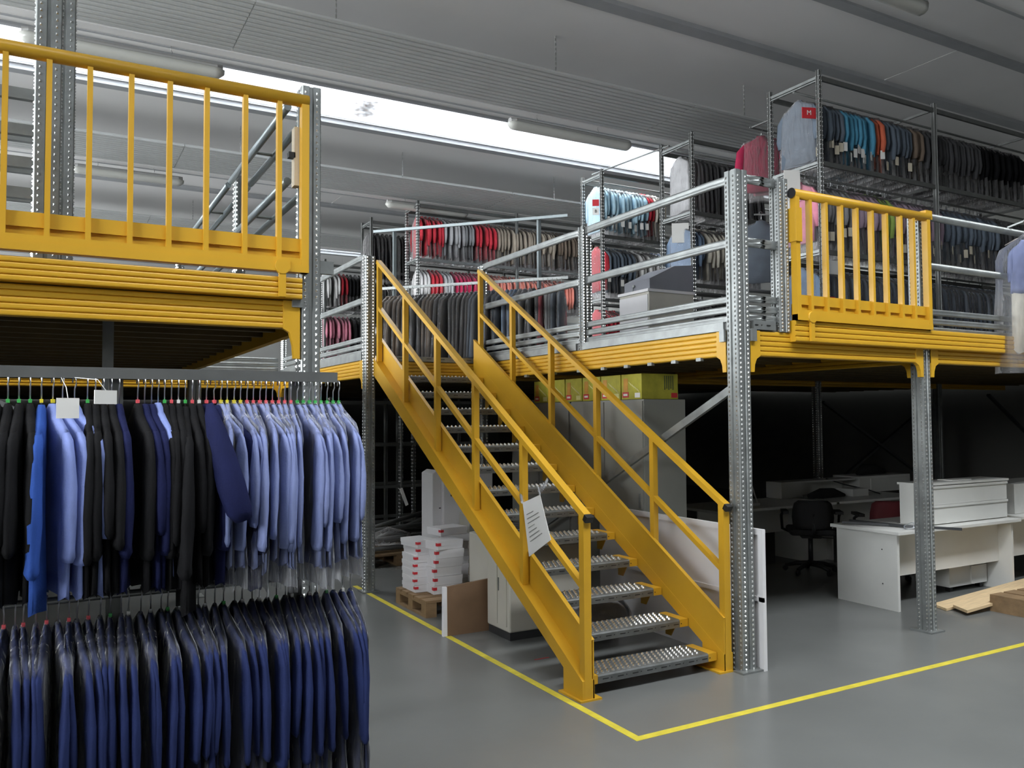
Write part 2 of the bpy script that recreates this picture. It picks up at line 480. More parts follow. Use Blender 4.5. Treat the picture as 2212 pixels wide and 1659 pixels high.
def beam(parent, p, q, z0, z1, nrm, t=.055, ribs=5, m=None, name='beam', brackets=(1, 1), drop=.11):
    """ribbed steel beam whose outer ribbed face lies on line p-q and looks along nrm"""
    p = Vector((p[0], p[1], 0)); q = Vector((q[0], q[1], 0)); n = Vector((nrm[0], nrm[1], 0)); d = (q - p).normalized()
    h = (z1 - z0) / ribs; prof = []
    for i in range(ribs):
        a = z0 + i * h
        prof += [(-.010, a), (-.0015, a + h * .13), (0, a + h * .3), (0, a + h * .7), (-.0015, a + h * .87), (-.010, a + h * .995)]
    poly = prof + [(-t, z1), (-t, z0)]
    ob = MB().prism(poly, (0, 0, 0), n, (0, 0, 1), p, q).build(name, m or YEL, parent)
    for e, s, on in ((p, 1, brackets[0]), (q, -1, brackets[1])):
        if on:
            L = .09
            pts = [(0, z1), (L, z1), (L, z0 + .0), (L * .62, z0 - .02), (L * .42, z0 - drop * .55), (L * .36, z0 - drop), (0, z0 - drop)]
            MB().prism(pts, e + n * .004, d * s, (0, 0, 1), (0, 0, 0), n * -(t * .6)).build('bracket', m or YEL, ob)
    return ob
RAILP = [(0, -.03), (.012, -.028), (.020, -.017), (.012, -.004), (.012, .004), (.020, .017), (.012, .028), (0, .03), (-.012, .024), (-.012, -.024)]
def rail(parent, p, q, nrm, name='rail', m=None, sc=1.0, flat=True):
    """cold rolled rail with two swages and pressed flat ends"""
    p = Vector(p); q = Vector(q); n = Vector(nrm); d = (q - p).normalized(); L = (q - p).length
    rings = []
    for s, dep in ((0, .35), (.05, .35), (.16, 1), (L - .16, 1), (L - .05, .35), (L, .35)):
        if not flat: dep = 1
        rings.append([p + d * s + n * (a * sc * dep) + Vector((0, 0, b * sc)) for a, b in RAILP])
    return MB().loft(rings, 0, True).build(name, m or GALV, parent)
# --- main mezzanine
ZB, ZT, ZD = 2.115, 2.29, 2.345
mz = thing('mezzanine', 'large yellow and galvanised steel mezzanine on the right behind the staircase', 'mezzanine', (4.1, 4.15, 0))
column(mz, 4.10, 4.15, 0, 3.39)
column(mz, 6.08, 4.16, 0, 3.33, w=.10)
for x in (8.1, 10.1, 12.1):
    column(mz, x, 4.16, 0, ZT, dim=False)
column(mz, 2.77, 7.87, 0, 3.33, w=.10, d=.10)
column(mz, 4.10, 7.96, 0, 3.36, w=.08, d=.08)
for x, y in ((9.37, 8.0), (6.08, 8.0), (12.1, 8.0), (6.0, 12), (9.4, 12), (2.77, 11.35), (-1.5, 11.4)):
    column(mz, x, y, 0, ZB + .1, dim=(x == 9.37), w=.10, d=.10)
beam(mz, (4.16, 4.10), (6.03, 4.10), ZB, ZT, (0, -1))
beam(mz, (6.13, 4.10), (8.05, 4.10), ZB, ZT, (0, -1))
beam(mz, (8.15, 4.10), (10.05, 4.10), ZB, ZT, (0, -1))
beam(mz, (10.15, 4.10), (13.9, 4.10), ZB, ZT, (0, -1))
beam(mz, (4.045, 4.21), (4.045, 7.90), ZB, ZT, (-1, 0))
beam(mz, (2.83, 7.93), (4.03, 7.93), ZB, ZT, (0, -1), brackets=(0, 0))
beam(mz, (2.73, 7.93), (2.73, 11.3), ZB, ZT, (-1, 0))
beam(mz, (-7.8, 11.3), (2.72, 11.3), ZB, ZT, (0, -1))
beam(mz, (6.05, 4.22), (6.05, 7.9), ZB, ZT, (-1, 0), m=YEL)
beam(mz, (4.2, 7.98), (13.9, 7.98), ZB, ZT, (0, -1), brackets=(0, 0))
# galvanised connector plates of the corner column
for (x0, y0, x1, y1) in ((4.155, 4.075, 4.20, 4.095), (4.02, 4.205, 4.04, 4.25)):
    MB().box(x0, y0, 2.215, x1, y1, 2.30).build('connector_plate', GALV, mz)
# clips below the left beam
for y in (4.45, 4.72, 5.0, 5.3, 5.62, 5.98, 6.4, 6.9, 7.3):
    MB().box(4.03, y, ZB - .018, 4.06, y + .05, ZB + .006).build('clip', GALV, mz)
dk = MB().box(4.05, 4.12, ZT, 13.95, 25.9, ZD).box(2.76, 7.95, ZT, 4.05, 25.9, ZD).box(-7.9, 11.32, ZT, 2.76, 25.9, ZD).build('deck', RACK, mz)
UNDER = mat('shaded_joist_yellow', (0.10, 0.065, 0.02), 0.5, var=0.1)  # yellow joists darkened; the shade below the deck is in the colour
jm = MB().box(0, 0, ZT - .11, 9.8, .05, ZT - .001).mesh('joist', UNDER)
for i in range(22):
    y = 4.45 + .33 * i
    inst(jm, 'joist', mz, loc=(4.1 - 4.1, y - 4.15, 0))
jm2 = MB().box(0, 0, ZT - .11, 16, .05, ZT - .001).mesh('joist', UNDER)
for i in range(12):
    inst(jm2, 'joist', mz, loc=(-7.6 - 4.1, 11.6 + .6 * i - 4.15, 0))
# galvanised fascia strips along the deck edge
FZ0, FZ1 = 2.292, 2.352
fas = MB(); fas.box(4.035, 4.225, FZ0, 4.06, 5.95, FZ1).build('edge_profile', GALV, mz)
MB().box(4.035, 6.05, FZ0, 4.06, 7.9, FZ1).build('edge_profile', GALV, mz)
MB().box(4.19, 4.092, FZ0 + .005, 4.40, 4.12, FZ1 + .008).build('edge_profile', GALV, mz)
MB().box(2.72, 7.95, FZ0, 2.745, 11.3, FZ1 + .02).build('edge_profile', GALV, mz)
MB().box(2.85, 7.915, FZ0, 4.02, 7.95, FZ1 - .01).build('edge_profile', GALV, mz)
for sx in range(7):
    MB().box(2.95 + sx * .155, 7.911, 2.318, 3.0 + sx * .155, 7.917, 2.324).build('slot', BLACK, mz)
for x in (4.20, 4.26, 4.31, 4.34):
    MB().box(x, 4.089, 2.325, x + (.03 if x in (4.20, 4.31) else .006), 4.093, 2.332).build('slot', BLACK, mz)
# diagonal brace
MB().bar((4.10, 4.2, 1.90), (4.10, 7.9, .12), .03, .055, up=(0, .5, .9)).build('brace', GALV, mz)
MB().bar((9.5, 8.0, 1.9), (12.0, 8.0, .6), .03, .05, up=(0, 1, 0)).build('brace', STEELD, mz)
MB().bar((9.5, 8.05, .6), (12.0, 8.05, 1.9), .03, .05, up=(0, 1, 0)).build('brace', STEELD, mz)
MB().bar((12.1, 7.2, 2.0), (13.6, 7.2, 1.1), .03, .05, up=(0, 1, 0)).build('brace', STEELD, mz)
# --- guard rails of the main mezzanine
def guard(name, label, runs, posts, loc, zs=(3.34, 2.90), toes=(2.51, 2.44, 2.375), nrm=(-1, 0, 0), psize=.055):
    t = thing('guard_rail', label, 'guard rail', loc)
    for (x, y, z0, z1, w, d) in posts:
        column(t, x, y, z0, z1, w=w, d=d, plate=False, name='post', pitch=.026, faces='xy')
    for p, q in runs:
        for z in zs:
            rail(t, (*p, z), (*q, z), nrm, 'rail', sc=1.1)
        for z in toes:
            rail(t, (*p, z), (*q, z), nrm, 'toe_rail', sc=.85)
    return t
guard('a', 'galvanised guard rail along the mezzanine edge beside the staircase',
      [((4.08, 4.21), (4.08, 5.95)), ((4.08, 6.03), (4.08, 7.92))], [(4.08, 5.99, ZT, 3.38, .06, .075), (4.13, 5.99, ZD, 3.3, .05, .06)], (4.08, 4.2, ZD))
g2 = guard('b', 'short galvanised guard rail between the corner column and the small gate',
           [((4.16, 4.12), (4.44, 4.12))], [(4.49, 4.13, ZT, 3.38, .10, .085)], (4.2, 4.1, ZD), nrm=(0, -1, 0))
g3 = thing('guard_rail', 'galvanised tube guard rail to the right of the small gate', 'guard rail', (6.2, 4.1, ZD))
for z in (3.30, 2.90):
    MB().tube((6.06, 4.11, z), (13.8, 4.11, z), .030, 12).build('rail', GALV, g3)
for z in (2.53, 2.455, 2.385):
    rail(g3, (6.10, 4.12, z), (13.8, 4.12, z), (0, -1, 0), 'toe_rail', sc=.85)
for x in (8.1, 10.1, 12.1):
    column(g3, x, 4.16, ZT, 3.36, plate=False, name='post', dim=False)
guard('c', 'galvanised guard rail behind the left post at the top of the stairs',
      [((2.76, 7.95), (2.76, 9.55)), ((2.76, 9.65), (2.76, 11.25))], [(2.77, 9.6, ZT, 3.36, .06, .06), (2.77, 11.3, ZT, 3.36, .06, .06)], (2.77, 8, ZD))
guard('d', 'distant galvanised guard rail glimpsed beyond the left mezzanine',
      [((-7.5, 11.33), (2.70, 11.33))], [(-1.5, 11.36, ZT, 3.36, .06, .06)], (0, 11.3, ZD), nrm=(0, -1, 0))
# ------------------------------------------------------------------ left mezzanine
m2 = thing('mezzanine', 'yellow steel mezzanine at upper left above the clothes rail', 'mezzanine', (1.22, 4.46, 0))
LZ0, LZ1 = 2.185, 2.335
column(m2, 1.225, 4.47, 0, 3.52, w=.105, d=.12, pitch=.034)
column(m2, 1.22, 8.5, 0, LZ0, dim=False); column(m2, -3.2, 4.5, 0, LZ0, dim=False); column(m2, -3.2, 8.5, 0, LZ0, dim=False)
beam(m2, (-7.8, 4.41), (1.165, 4.41), LZ0, LZ1, (0, -1), brackets=(0, 1), drop=.16)
beam(m2, (1.25, 4.55), (1.25, 10.9), LZ0, LZ1, (1, 0), brackets=(1, 0))
beam(m2, (-7.8, 10.9), (1.2, 10.9), LZ0, LZ1, (0, -1), brackets=(0, 0))
MB().box(-7.9, 4.45, LZ1, 1.27, 10.95, LZ1 + .06).build('deck', RACK, m2)
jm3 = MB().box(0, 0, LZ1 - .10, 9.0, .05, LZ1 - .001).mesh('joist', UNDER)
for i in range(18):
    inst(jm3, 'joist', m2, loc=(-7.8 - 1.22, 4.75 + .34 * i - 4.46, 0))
MB().box(1.12, 4.39, 2.30, 1.175, 4.41, 2.345).build('connector_plate', GALV, m2)
MB().box(1.28, 4.44, 2.50, 1.36, 4.47, 2.57).build('connector_plate', GALV, m2)
ls = thing('guard_rail', 'double galvanised side guard rail behind the big yellow gate', 'guard rail', (1.2, 5, 2.4))
for x in (1.13, 1.27):
    for z in (3.44, 3.02):
        MB().tube((x, 4.55, z), (x, 6.2, z), .022, 10).build('rail', PIPE, ls)
        MB().tube((x, 6.3, z), (x, 9.4, z), .022, 10).build('rail', PIPE, ls)
for y in (6.25, 9.45):
    column(ls, 1.2, y, LZ1, 3.5, w=.075, d=.08, plate=False, name='post', pitch=.034)
for y in (5.45, 7.2):
    for z in (3.44, 3.02):
        MB().tube((1.12, y, z), (1.28, y, z), .010, 8).build('bolt', GALV, ls)
# ------------------------------------------------------------------ yellow gates
def gate(label, xs, y, zt, zb, postw, loc, ledge, side, hz):
    t = thing('safety_gate', label, 'gate', loc)
    x0, x1 = xs[0], xs[-1]
    tr = MB().path([(x0 - .03, y, zt), (x1 + .02, y, zt)], .036, 14, flat=.95).build('top_rail', YEL, t)
    MB().path([(x0 - .036, y, zt), (x0 - .03, y, zt)], .037, 14).build('end_cap', BLACK, tr)
    for i, x in enumerate(xs):
        if i in (0, len(xs) - 1):
            MB().box(x - .02, y - .025, zb - .02, x + .02, y + .025, zt - .02).build('end_post', YEL, t)
        else:
            MB().box(x - .012, y - .02, zb + .02, x + .012, y + .02, zt - .02).build('bar', YEL, t)
    MB().box(x0, y + .005, zb + .095, x1, y + .02, zb + .165).build('toe_plate', YEL, t)
    MB().box(x0, y + .018, zb + .02, x1, y + .05, zb + .10).build('toe_plate', YEL, t)
    MB().box(x0 - .02, y - .028, zb - .02, x1 + .02, y + .028, zb + .022).build('bottom_rail', YEL, t)
    MB().box(x0, y - .022, zb + .02, x1, y - .004, zb + .055).build('toe_lip', YEL, t)
    b = beam(t, (ledge[0], y - .01), (ledge[1], y - .01), ledge[2], ledge[3], (0, -1), t=.07, ribs=4, name='base_beam', brackets=(0, 0))
    for px in hz:
        h = MB().box(px - .018, y - .032, ledge[2] + .005, px + .018, y - .012, zb + .03)
        h.build('hinge_strap', YEL, t)
        MB().tube((px, y - .036, zb + .005), (px, y + .0, zb + .005), .040, 18).build('pivot', YEL, t)
    return t
xl = [-1.85, -1.51, -1.34, -1.17, -1.0, -.83, -.66, -.5, -.37, -.20, -.025, .145, .325, .50, .675, .865, 1.04, 1.175]
gl = gate('big yellow barred safety gate at upper left', xl, 4.37, 3.415, 2.50, .05, (0, 4.37, 2.4), (-7.6, 1.165, LZ1 + .005, 2.455), 1, (1.055,))
MB().box(1.13, 4.40, 2.96, 1.165, 4.46, 3.28).build('latch_plate', CARD, gl)
MB().box(1.10, 4.40, 3.11, 1.135, 4.44, 3.14).build('latch_knob', BLACK, gl)
xr = [4.575, 4.715, 4.88, 5.047, 5.215, 5.387, 5.553, 5.724, 5.876, 6.052]
gr = gate('small yellow barred safety gate at right of the corner column', xr, 4.06, 3.275, 2.395, .05, (5.3, 4.06, 2.4), (4.55, 8.05, 2.225, 2.375), -1, (4.70,))
MB().box(4.545, 4.025, 2.93, 4.605, 4.10, 3.17).build('sleeve', YEL, gr)
MB().box(6.02, 4.035, 3.255, 6.10, 4.13, 3.325).build('clamp', YEL, gr)
# ------------------------------------------------------------------ staircase
st = thing('staircase', 'yellow steel staircase with galvanised studded treads and handrails', 'staircase', (3.42, 4.2, 0))
zt_ = lambda y: 2.52 - .589 * (7.83 - y)
zl_ = lambda y: 2.29 - .597 * (7.79 - y)
zb_ = lambda y: 2.12 - .592 * (7.79 - y)
zh_ = lambda y: 3.25 - .597 * (7.76 - y)
zm_ = lambda y: 2.82 - .597 * (7.79 - y)
YF, YE = 4.16, 7.86
for side, xw, xo in ((-1, 2.885, 2.80), (1, 3.935, 4.01)):
    web = [(YF, 0), (YF, zt_(YF)), (YE, zt_(YE)), (YE, zb_(YE)), (4.37, zb_(4.37) + .06), (4.37, 0)]
    s = MB().prism(web, (0, 0, 0), (0, 1, 0), (0, 0, 1), (xw, 0, 0), (xw + .008 * side, 0, 0)).build('stringer', YEL, st)
    low = [(YF, 0), (YF, zl_(YF)), (YE, zl_(YE)), (YE, zb_(YE)), (4.37, zb_(4.37) + .06), (4.37, 0)]
    MB().prism(low, (0, 0, 0), (0, 1, 0), (0, 0, 1), (min(xw - .002, xo), 0, 0), (max(xw + .002, xo), 0, 0)).build('flange', YEL, s)
    MB().bar((xw + .012 * side, YF, zt_(YF)), (xw + .012 * side, YE, zt_(YE)), .03, .008).build('top_edge', YEL, s)
    MB().box(min(xw - .03 * 1, xo) - .02, YF - .01, 0, max(xw + .03, xo) + .02, 4.40, .012).build('foot_plate', YEL, s)
    xp = (xw + xo) / 2
    hr = MB().bar((xp, YF + .0, zh_(YF)), (xp, 7.79, zh_(7.79)), .05, .038).build('handrail', YEL, st)
    MB().bar((xp, YF - .03, zh_(YF - .03) - .0), (xp, YF + .0, zh_(YF)), .052, .04).build('end_cap', BLACK, hr)
    MB().bar((xp, 4.18, zm_(4.18)), (xp, 7.78, zm_(7.78)), .04, .034).build('mid_rail', YEL, st)
    for i, y in enumerate((7.765, 7.075, 6.36, 5.65, 4.92, 4.185)):
        w = .026 if i == 5 else .022
        z0 = zl_(y) - .01 if i < 5 else 0
        MB().box(xp - w, y - w, z0, xp + w, y + w, zh_(y) - .005).build('post', YEL, st)
TREADM = mat('worn_tread_steel', (0.17, 0.178, 0.175), 0.45, 0.6, var=0.2, vscale=12)
TR0 = (2.90, 3.925)
def tread_mesh():
    b = MB(); w = TR0[1] - TR0[0]; D = .245; T = .055
    x0, x1 = .055, w - .075
    # folded sheet: nosing, top, back
    prof = [(0, -T), (0, -.012), (.006, -.002), (.016, 0), (D, 0), (D, -T), (D - .004, -T), (D - .004, -.005), (.02, -.005), (.008, -.012), (.006, -T + .004), (.022, -T + .004), (.022, -T)]
    b.prism(prof, (0, 0, 0), (0, 1, 0), (0, 0, 1), (x0, 0, 0), (x1, 0, 0))
    return b.mesh('tread', TREADM)
def tread_studs():
    b = MB(); w = TR0[1] - TR0[0]
    nx = 21
    for r in range(5):
        y = .04 + r * .043
        for i in range(nx):
            x = .075 + (w - .17) * (i + (.5 if r % 2 else 0)) / nx
            rr = .012; h = .013
            ring0 = [(x + rr * math.cos(a), y + rr * math.sin(a), 0) for a in [k * PI / 3 for k in range(6)]]
            ring1 = [(x + rr * .55 * math.cos(a), y + rr * .55 * math.sin(a), h) for a in [k * PI / 3 for k in range(6)]]
            base = len(b.v)
            b.add(ring0 + ring1, [(k, (k + 1) % 6, 6 + (k + 1) % 6, 6 + k) for k in range(6)])
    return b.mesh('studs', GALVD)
def tread_slots():
    b = MB()
    for i in range(8):
        b.box(.09 + i * .115, -.001, -.034, .09 + i * .115 + .045, .002, -.028)
        b.box(.155 + i * .115, -.001, -.033, .162 + i * .115, .002, -.027)
    return b.mesh('slots', BLACK)
def tread_end(side):
    w = TR0[1] - TR0[0]
    b = MB()
    if side > 0:
        b.box(w - .075, .002, -.055, w, .24, -.002)
        b.add([(w - .006, .24, -.055), (w - .006, .11, -.055), (w - .006, .18, -.16), (w - .006, .24, -.16), (w, .24, -.055), (w, .11, -.055), (w, .18, -.16), (w, .24, -.16)],
              [(0, 1, 2, 3), (4, 7, 6, 5), (0, 4, 5, 1), (1, 5, 6, 2), (2, 6, 7, 3), (3, 7, 4, 0)])
    else:
        b.box(0, .002, -.055, .055, .24, -.002)
    return b.mesh('end_bracket', YEL)
tm, ts, tl, te0, te1 = tread_mesh(), tread_studs(), tread_slots(), tread_end(-1), tread_end(1)
for i in range(13):
    y = 4.22 + .2826 * i; z = .125 + .1665 * i
    o = inst(tm, 'tread', st, loc=(TR0[0] - 3.42, y - 4.2, z))
    inst(ts, 'studs', o, kind='stuff'); inst(tl, 'slots', o, kind='stuff')
    inst(te0, 'end_bracket', o); inst(te1, 'end_bracket', o)
    for xx in (-.001 + TR0[1] - TR0[0] - .06, TR0[1] - TR0[0] - .03):
        pass
# paper leaflet tied to the handrail in a plastic sleeve
pt = thing('paper_leaflet', 'white printed leaflet tied to the left stair handrail in a plastic sleeve', 'leaflet', (2.80, 4.7, 1.0))
lv = [(2.79, 4.845, 1.13), (2.79, 4.62, 1.20), (2.79, 4.49, .925), (2.79, 4.765, .78)]
MB().add(lv + [(2.793, b, c) for a, b, c in lv], [(0, 1, 2, 3), (4, 7, 6, 5), (0, 4, 5, 1), (1, 5, 6, 2), (2, 6, 7, 3), (3, 7, 4, 0)]).build('sheet', PAPER, pt)
ln = MB()
for k in range(7):
    f = .25 + k * .085
    a = Vector(lv[0]).lerp(Vector(lv[3]), f); c = Vector(lv[1]).lerp(Vector(lv[2]), f)
    ln.bar(a.lerp(c, .15) + Vector((-.002, 0, 0)), a.lerp(c, .15 + .5 * R_.uniform(.6, 1.3)) + Vector((-.002, 0, 0)), .002, .004)
ln.build('printed_lines', LOCKG, pt, kind='stuff')
for (a, b) in (((2.79, 4.845, 1.13), (2.84, 4.97, 1.15)), ((2.79, 4.62, 1.20), (2.85, 4.62, 1.30))):
    w = MB()
    for k in range(7):
        p = Vector(a).lerp(Vector(b), k / 8); q = p + Vector((R_.uniform(-.01, .01), R_.uniform(-.03, .03), R_.uniform(.0, .05)))
        w.bar(p, q, .006, .02)
    w.build('crumpled_film', FILMB, pt)
# ------------------------------------------------------------------ garments
def garment_mesh(seed, W, L, th, n=18, sleeves=True, hi=True, flare=1.1, sl=.62):
    r = random.Random(seed)
    b = MB()
    ph = [r.uniform(0, 6.28) for _ in range(4)]
    zs = [(-.085, .030, .5), (-.105, .055, .8), (-.125, .070, .9), (-.150, W * .52, 1.0), (-.185, W * .88, 1.0), (-.24, W * 1.0, 1)] if hi else [(-.09, .05, .6), (-.125, .075, .8), (-.19, W * .9, .95), (-.26, W, 1)]
    m = 7 if hi else 3
    for i in range(1, m + 1):
        t = i / m
        zs.append((-.24 - (L - .24) * t, W * (1 + (flare - 1) * t), 1))
    rings = []
    for z, hw, k in zs:
        t = max(0, (-z - .2) / (L - .2))
        ring = []
        for j in range(n):
            a = 2 * PI * j / n
            ca, sa = math.cos(a), math.sin(a)
            y = hw * math.copysign(abs(ca) ** .75, ca)
            x = th * k * math.copysign(abs(sa) ** .8, sa)
            fold = th * .55 * t * (math.sin(7 * ca + ph[0] + 2 * t) + .6 * math.sin(13 * ca + ph[1]))
            ring.append((x + fold, y + .01 * t * math.sin(3 * a + ph[2]), z - (.012 * math.sin(5 * a + ph[3]) if t > .95 else 0)))
        rings.append(ring)
    b.loft(rings, 0, True)
    if sleeves:
        for s in (-1, 1):
            ln = sl + r.uniform(-.06, .05); bx = r.uniform(-.008, .008); so = r.uniform(-.02, .03)
            prof = [(-.185, .80, .55, .030), (-.215, .92, .9, .045), (-.28, 1.0, 1.1, .056), (-.38, 1.03, 1.2, .060), (-.48, 1.05, 1.25, .062), (-ln + .05, 1.04, 1.2, .058), (-ln + .02, 1.04, 1.3, .055), (-ln, 1.04, .7, .040)]
            if not hi:
                prof = [prof[0], prof[2], prof[4], prof[7]]
            rr = []
            nn = 10 if hi else 6
            for z, f, kx, ry in prof:
                q = max(0, (-z - .2) / .45)
                rr.append([(bx * q * 2 + th * kx * .95 * math.sin(2 * PI * j / nn) + (.003 * math.sin(9 * q + j) if hi else 0), s * (W * f + so * q) + ry * math.cos(2 * PI * j / nn), z - .25 * (s * ry * math.cos(2 * PI * j / nn)) * (1 if q < .1 else 0)) for j in range(nn)])
            b.loft(rr, 0, True)
    return b.mesh('cloth', CL['grey'])
def cover_mesh(seed, W, L, th, n=14, rows=7, ext=.09):
    r = random.Random(seed + 99)
    b = MB()
    zs = [(-.075, .012, .3), (-.11, .07, .7), (-.175, W * .93, .95), (-.235, W * 1.07, 1)]
    for i in range(1, rows + 1):
        t = i / rows
        zs.append((-.235 - (L + ext - .235) * t, W * (1.07 + .12 * t), 1 + .15 * t))
    rings = []
    for z, hw, k in zs:
        ring = []
        for j in range(n):
            a = 2 * PI * j / n
            ca, sa = math.cos(a), math.sin(a)
            jit = .006 if k > .9 else 0
            ring.append(((th + .009) * k * math.copysign(abs(sa) ** .7, sa) + r.uniform(-jit, jit), hw * math.copysign(abs(ca) ** .8, ca) + r.uniform(-jit, jit), z + r.uniform(-jit, jit)))
        rings.append(ring)
    b.loft(rings, 0, True, cap=False)
    return b.mesh('plastic_cover', FILM)
def hanger_mesh():
    b = MB()
    hook = [(0, -.004, -.10), (0, -.004, -.03), (0, -.018, -.012), (0, -.016, .010), (0, 0, .021), (0, .016, .010), (0, .018, -.004)]
    b.path(hook, .0028, 5, 1)
    b.path([(0, -.165, -.200), (0, -.09, -.158), (0, 0, -.118), (0, .09, -.158), (0, .165, -.200)], [.004, .006, .009, .006, .004], 6, 0)
    return b.mesh('hanger', [HANG, WIRE])
HM = hanger_mesh()
MKM = MB().box(-.006, -.011, -.082, .006, .003, -.068).mesh('size_marker', MARK['white'])
TAGM = MB().box(-.002, -.026, -.10, .002, .026, 0).mesh('paper_tag', CARD)
GM, CM = {}, {}
KIND = dict(  # W, L, th, segments, sleeves, hi, flare
    shirt=(.235, .72, .014, 18, True, True, 1.14), jacket=(.24, .77, .020, 18, True, True, 1.12), coat=(.25, .80, .015, 18, True, True, 1.10),
    far=(.24, .80, .027, 10, True, False, 1.02), farlong=(.22, .84, .027, 10, False, False, 1.10), farshort=(.23, .62, .027, 10, True, False, 1.0))
def gmesh(kind, v):
    if (kind, v) not in GM:
        W, L, th, n, sl, hi, fl = KIND[kind]
        GM[(kind, v)] = garment_mesh(sum(map(ord, kind)) + v * 17, W, L, th, n, sl, hi, fl)
        CM[(kind, v)] = cover_mesh(sum(map(ord, kind)) + v * 17, W, L, th, n if hi else 8, 7 if hi else 4)
    return GM[(kind, v)], CM[(kind, v)]
def garment(name, label, cat, kind, loc, color, rz=0.0, group=None, cover=FILM, hanger=True, marker=None, tilt=0.0, sc=1.0, tag=None, v=None):
    v = R_.randrange(4) if v is None else v
    gm, cm = gmesh(kind, v)
    t = thing(name, label, cat, loc, rz, group)
    t.rotation_euler = (0, tilt, rz)
    inst(gm, 'cloth', t, scale=(sc, sc, sc), mats=[color])
    if cover is not None:
        inst(cm, 'plastic_cover', t, scale=(sc, sc, sc), mats=[cover])
    if hanger:
        h = inst(HM, 'hanger', t)
        if marker:
            inst(MKM, 'size_marker', h, mats=[MARK[marker]])
    if tag is not None:
        z, m = tag
        inst(TAGM, 'paper_tag', t, loc=(-.02, -KIND[kind][0] * 1.16, z), rot=(0, 0, PI / 2 + R_.uniform(-.5, .5)), mats=[m])
    return t
def grow(x, y, z, step, spec, level, kind='far', along=(1, 0), rz0=0.0, sc=1.0, cover=FILM, hanger=True, jit=.10, what='garment', name='bagged_garment'):
    """spec: list of (count, colour key, colour words, kind or None, tag or None)"""
    for it in spec:
        n, ck, words = it[:3]
        ORD = ['first', 'second', 'third', 'fourth', 'fifth', 'sixth', 'seventh', 'eighth', 'ninth', 'tenth']
        k = it[3] if len(it) > 3 and it[3] else kind
        tg = it[4] if len(it) > 4 else None
        for i in range(n):
            garment(name, (words + ', ' + level) if n == 1 or n > 10 else '%s %s from left, %s' % (ORD[i], words, level), what, k, (x, y + R_.uniform(-.012, .012), z), CL[ck] if ck in CL else ck,
                    rz0 + R_.uniform(-jit, jit), '%s, %s' % (words, level), cover, hanger, None, R_.uniform(-.03, .03), sc * R_.uniform(.96, 1.03), (tg[0] + R_.uniform(-.09, .05), tg[1]) if tg and R_.random() < .55 else None)
            x += along[0] * step * R_.uniform(.85, 1.15); y += along[1] * step
    return x, y
# ------------------------------------------------------------------ foreground clothes rail
YR = 3.55
ORDS = ['first', 'second', 'third', 'fourth', 'fifth', 'sixth', 'seventh', 'eighth', 'ninth', 'tenth']
fr_ = thing('clothes_rack', 'two level grey steel clothes rack in the left foreground', 'clothes rack', (.4, YR, 0))
MB().box(-2.0, YR - .018, 1.862, 1.10, YR + .018, 1.905).build('rail', RACK, fr_)
MB().box(-2.0, YR - .018, 1.085, .83, YR + .018, 1.125).build('rail', RACK, fr_)
MB().tube((-2.0, YR, 1.03), (1.12, YR, 1.03), .014, 10).build('hanging_tube', RACK, fr_)
for x in (-1.9, .225, .93):
    MB().box(x - .025, YR + .02, 0, x + .025, YR + .06, 1.862).build('upright', RACK, fr_)
    MB().box(x - .03, YR - .3, 0, x + .03, YR + .35, .04).build('foot', RACK, fr_)
MB().bar((.2, YR + .05, 1.75), (-.25, YR + .35, 1.25), .02, .03).build('brace', RACK, fr_)
MB().bar((-.5, YR + .3, 1.95), (0.0, YR + .3, 1.68), .02, .02).build('brace', GALV, fr_)
MB().bar((.24, YR + .04, 1.62), (.15, YR + .3, 1.75), .015, .02).build('brace', GALV, fr_)
ZU = 1.862 - .012
LV = 'on the upper rail of the foreground rack'
def up(x, ck, words, kind, label, cover=None, mk=None, rz=0.0, sc=1.0, name='jacket', cat='jacket', group=None, tilt=0, v=None):
    return garment(name, label, cat, kind, (x, YR, ZU), CL[ck], rz, group, cover, True, mk, tilt, sc, None, v)
up(-.26, 'dgrey', '', 'jacket', 'dark garment in shiny plastic at the left end of the upper rail', FILMB, None, .2, name='bagged_jacket')
for i, x in enumerate((-.17, -.135, -.10, -.065)):
    up(x, 'black', '', 'jacket', ORDS[3 - i] + ' black jacket leftward from the bright blue jacket', None, 'green' if i else None, R_.uniform(-.1, .1), group='black jackets at the left of the upper rail')
up(-.028, 'royal', '', 'jacket', 'bright blue jacket squeezed beside the light blue jackets', None, 'yellow', -.04, 1.05)
for i, x in enumerate((.008, .040, .080)):
    up(x, 'lblue', '', 'jacket', ['first light blue jacket next to the bright blue jacket', 'middle light blue jacket under the white cards', 'light blue jacket nearest the black jackets'][i], None, 'yellow' if i < 2 else None, .22 + .05 * i, 1.0, v=i)
for i, x in enumerate((.125, .152, .180, .207)):
    up(x, 'black', '', 'jacket', ORDS[i] + ' black jacket right of the light blue jackets', None, 'green' if i == 0 else None, R_.uniform(-.08, .08), group='black jackets beside the rack upright')
up(.234, 'dnavy', '', 'jacket', 'navy jacket hanging in front of the rack upright', None, None, .05)
for i, (x, c, l) in enumerate(((.300, 'black', 'black jacket just right of the rack upright'), (.325, 'dnavy', 'navy jacket left of the pale lined jacket'), (.350, 'dnavy', 'second navy jacket left of the pale lined jacket'), (.374, 'lblue', 'pale blue sleeve and lining showing between navy and black jackets'))):
    up(x, c, '', 'jacket', l, None, 'red' if i == 0 else None, .1, .94 if c == 'lblue' else 1.0)
for i in range(6):
    up(.398 + .026 * i, 'black', '', 'jacket', ORDS[i] + ' black jacket right of the pale blue lining, middle of the upper rail', None, ['green', 'red', 'white'][i % 3], R_.uniform(-.1, .1), group='black jackets in the middle of the upper rail', sc=1.0 if i != 3 else 1.12)
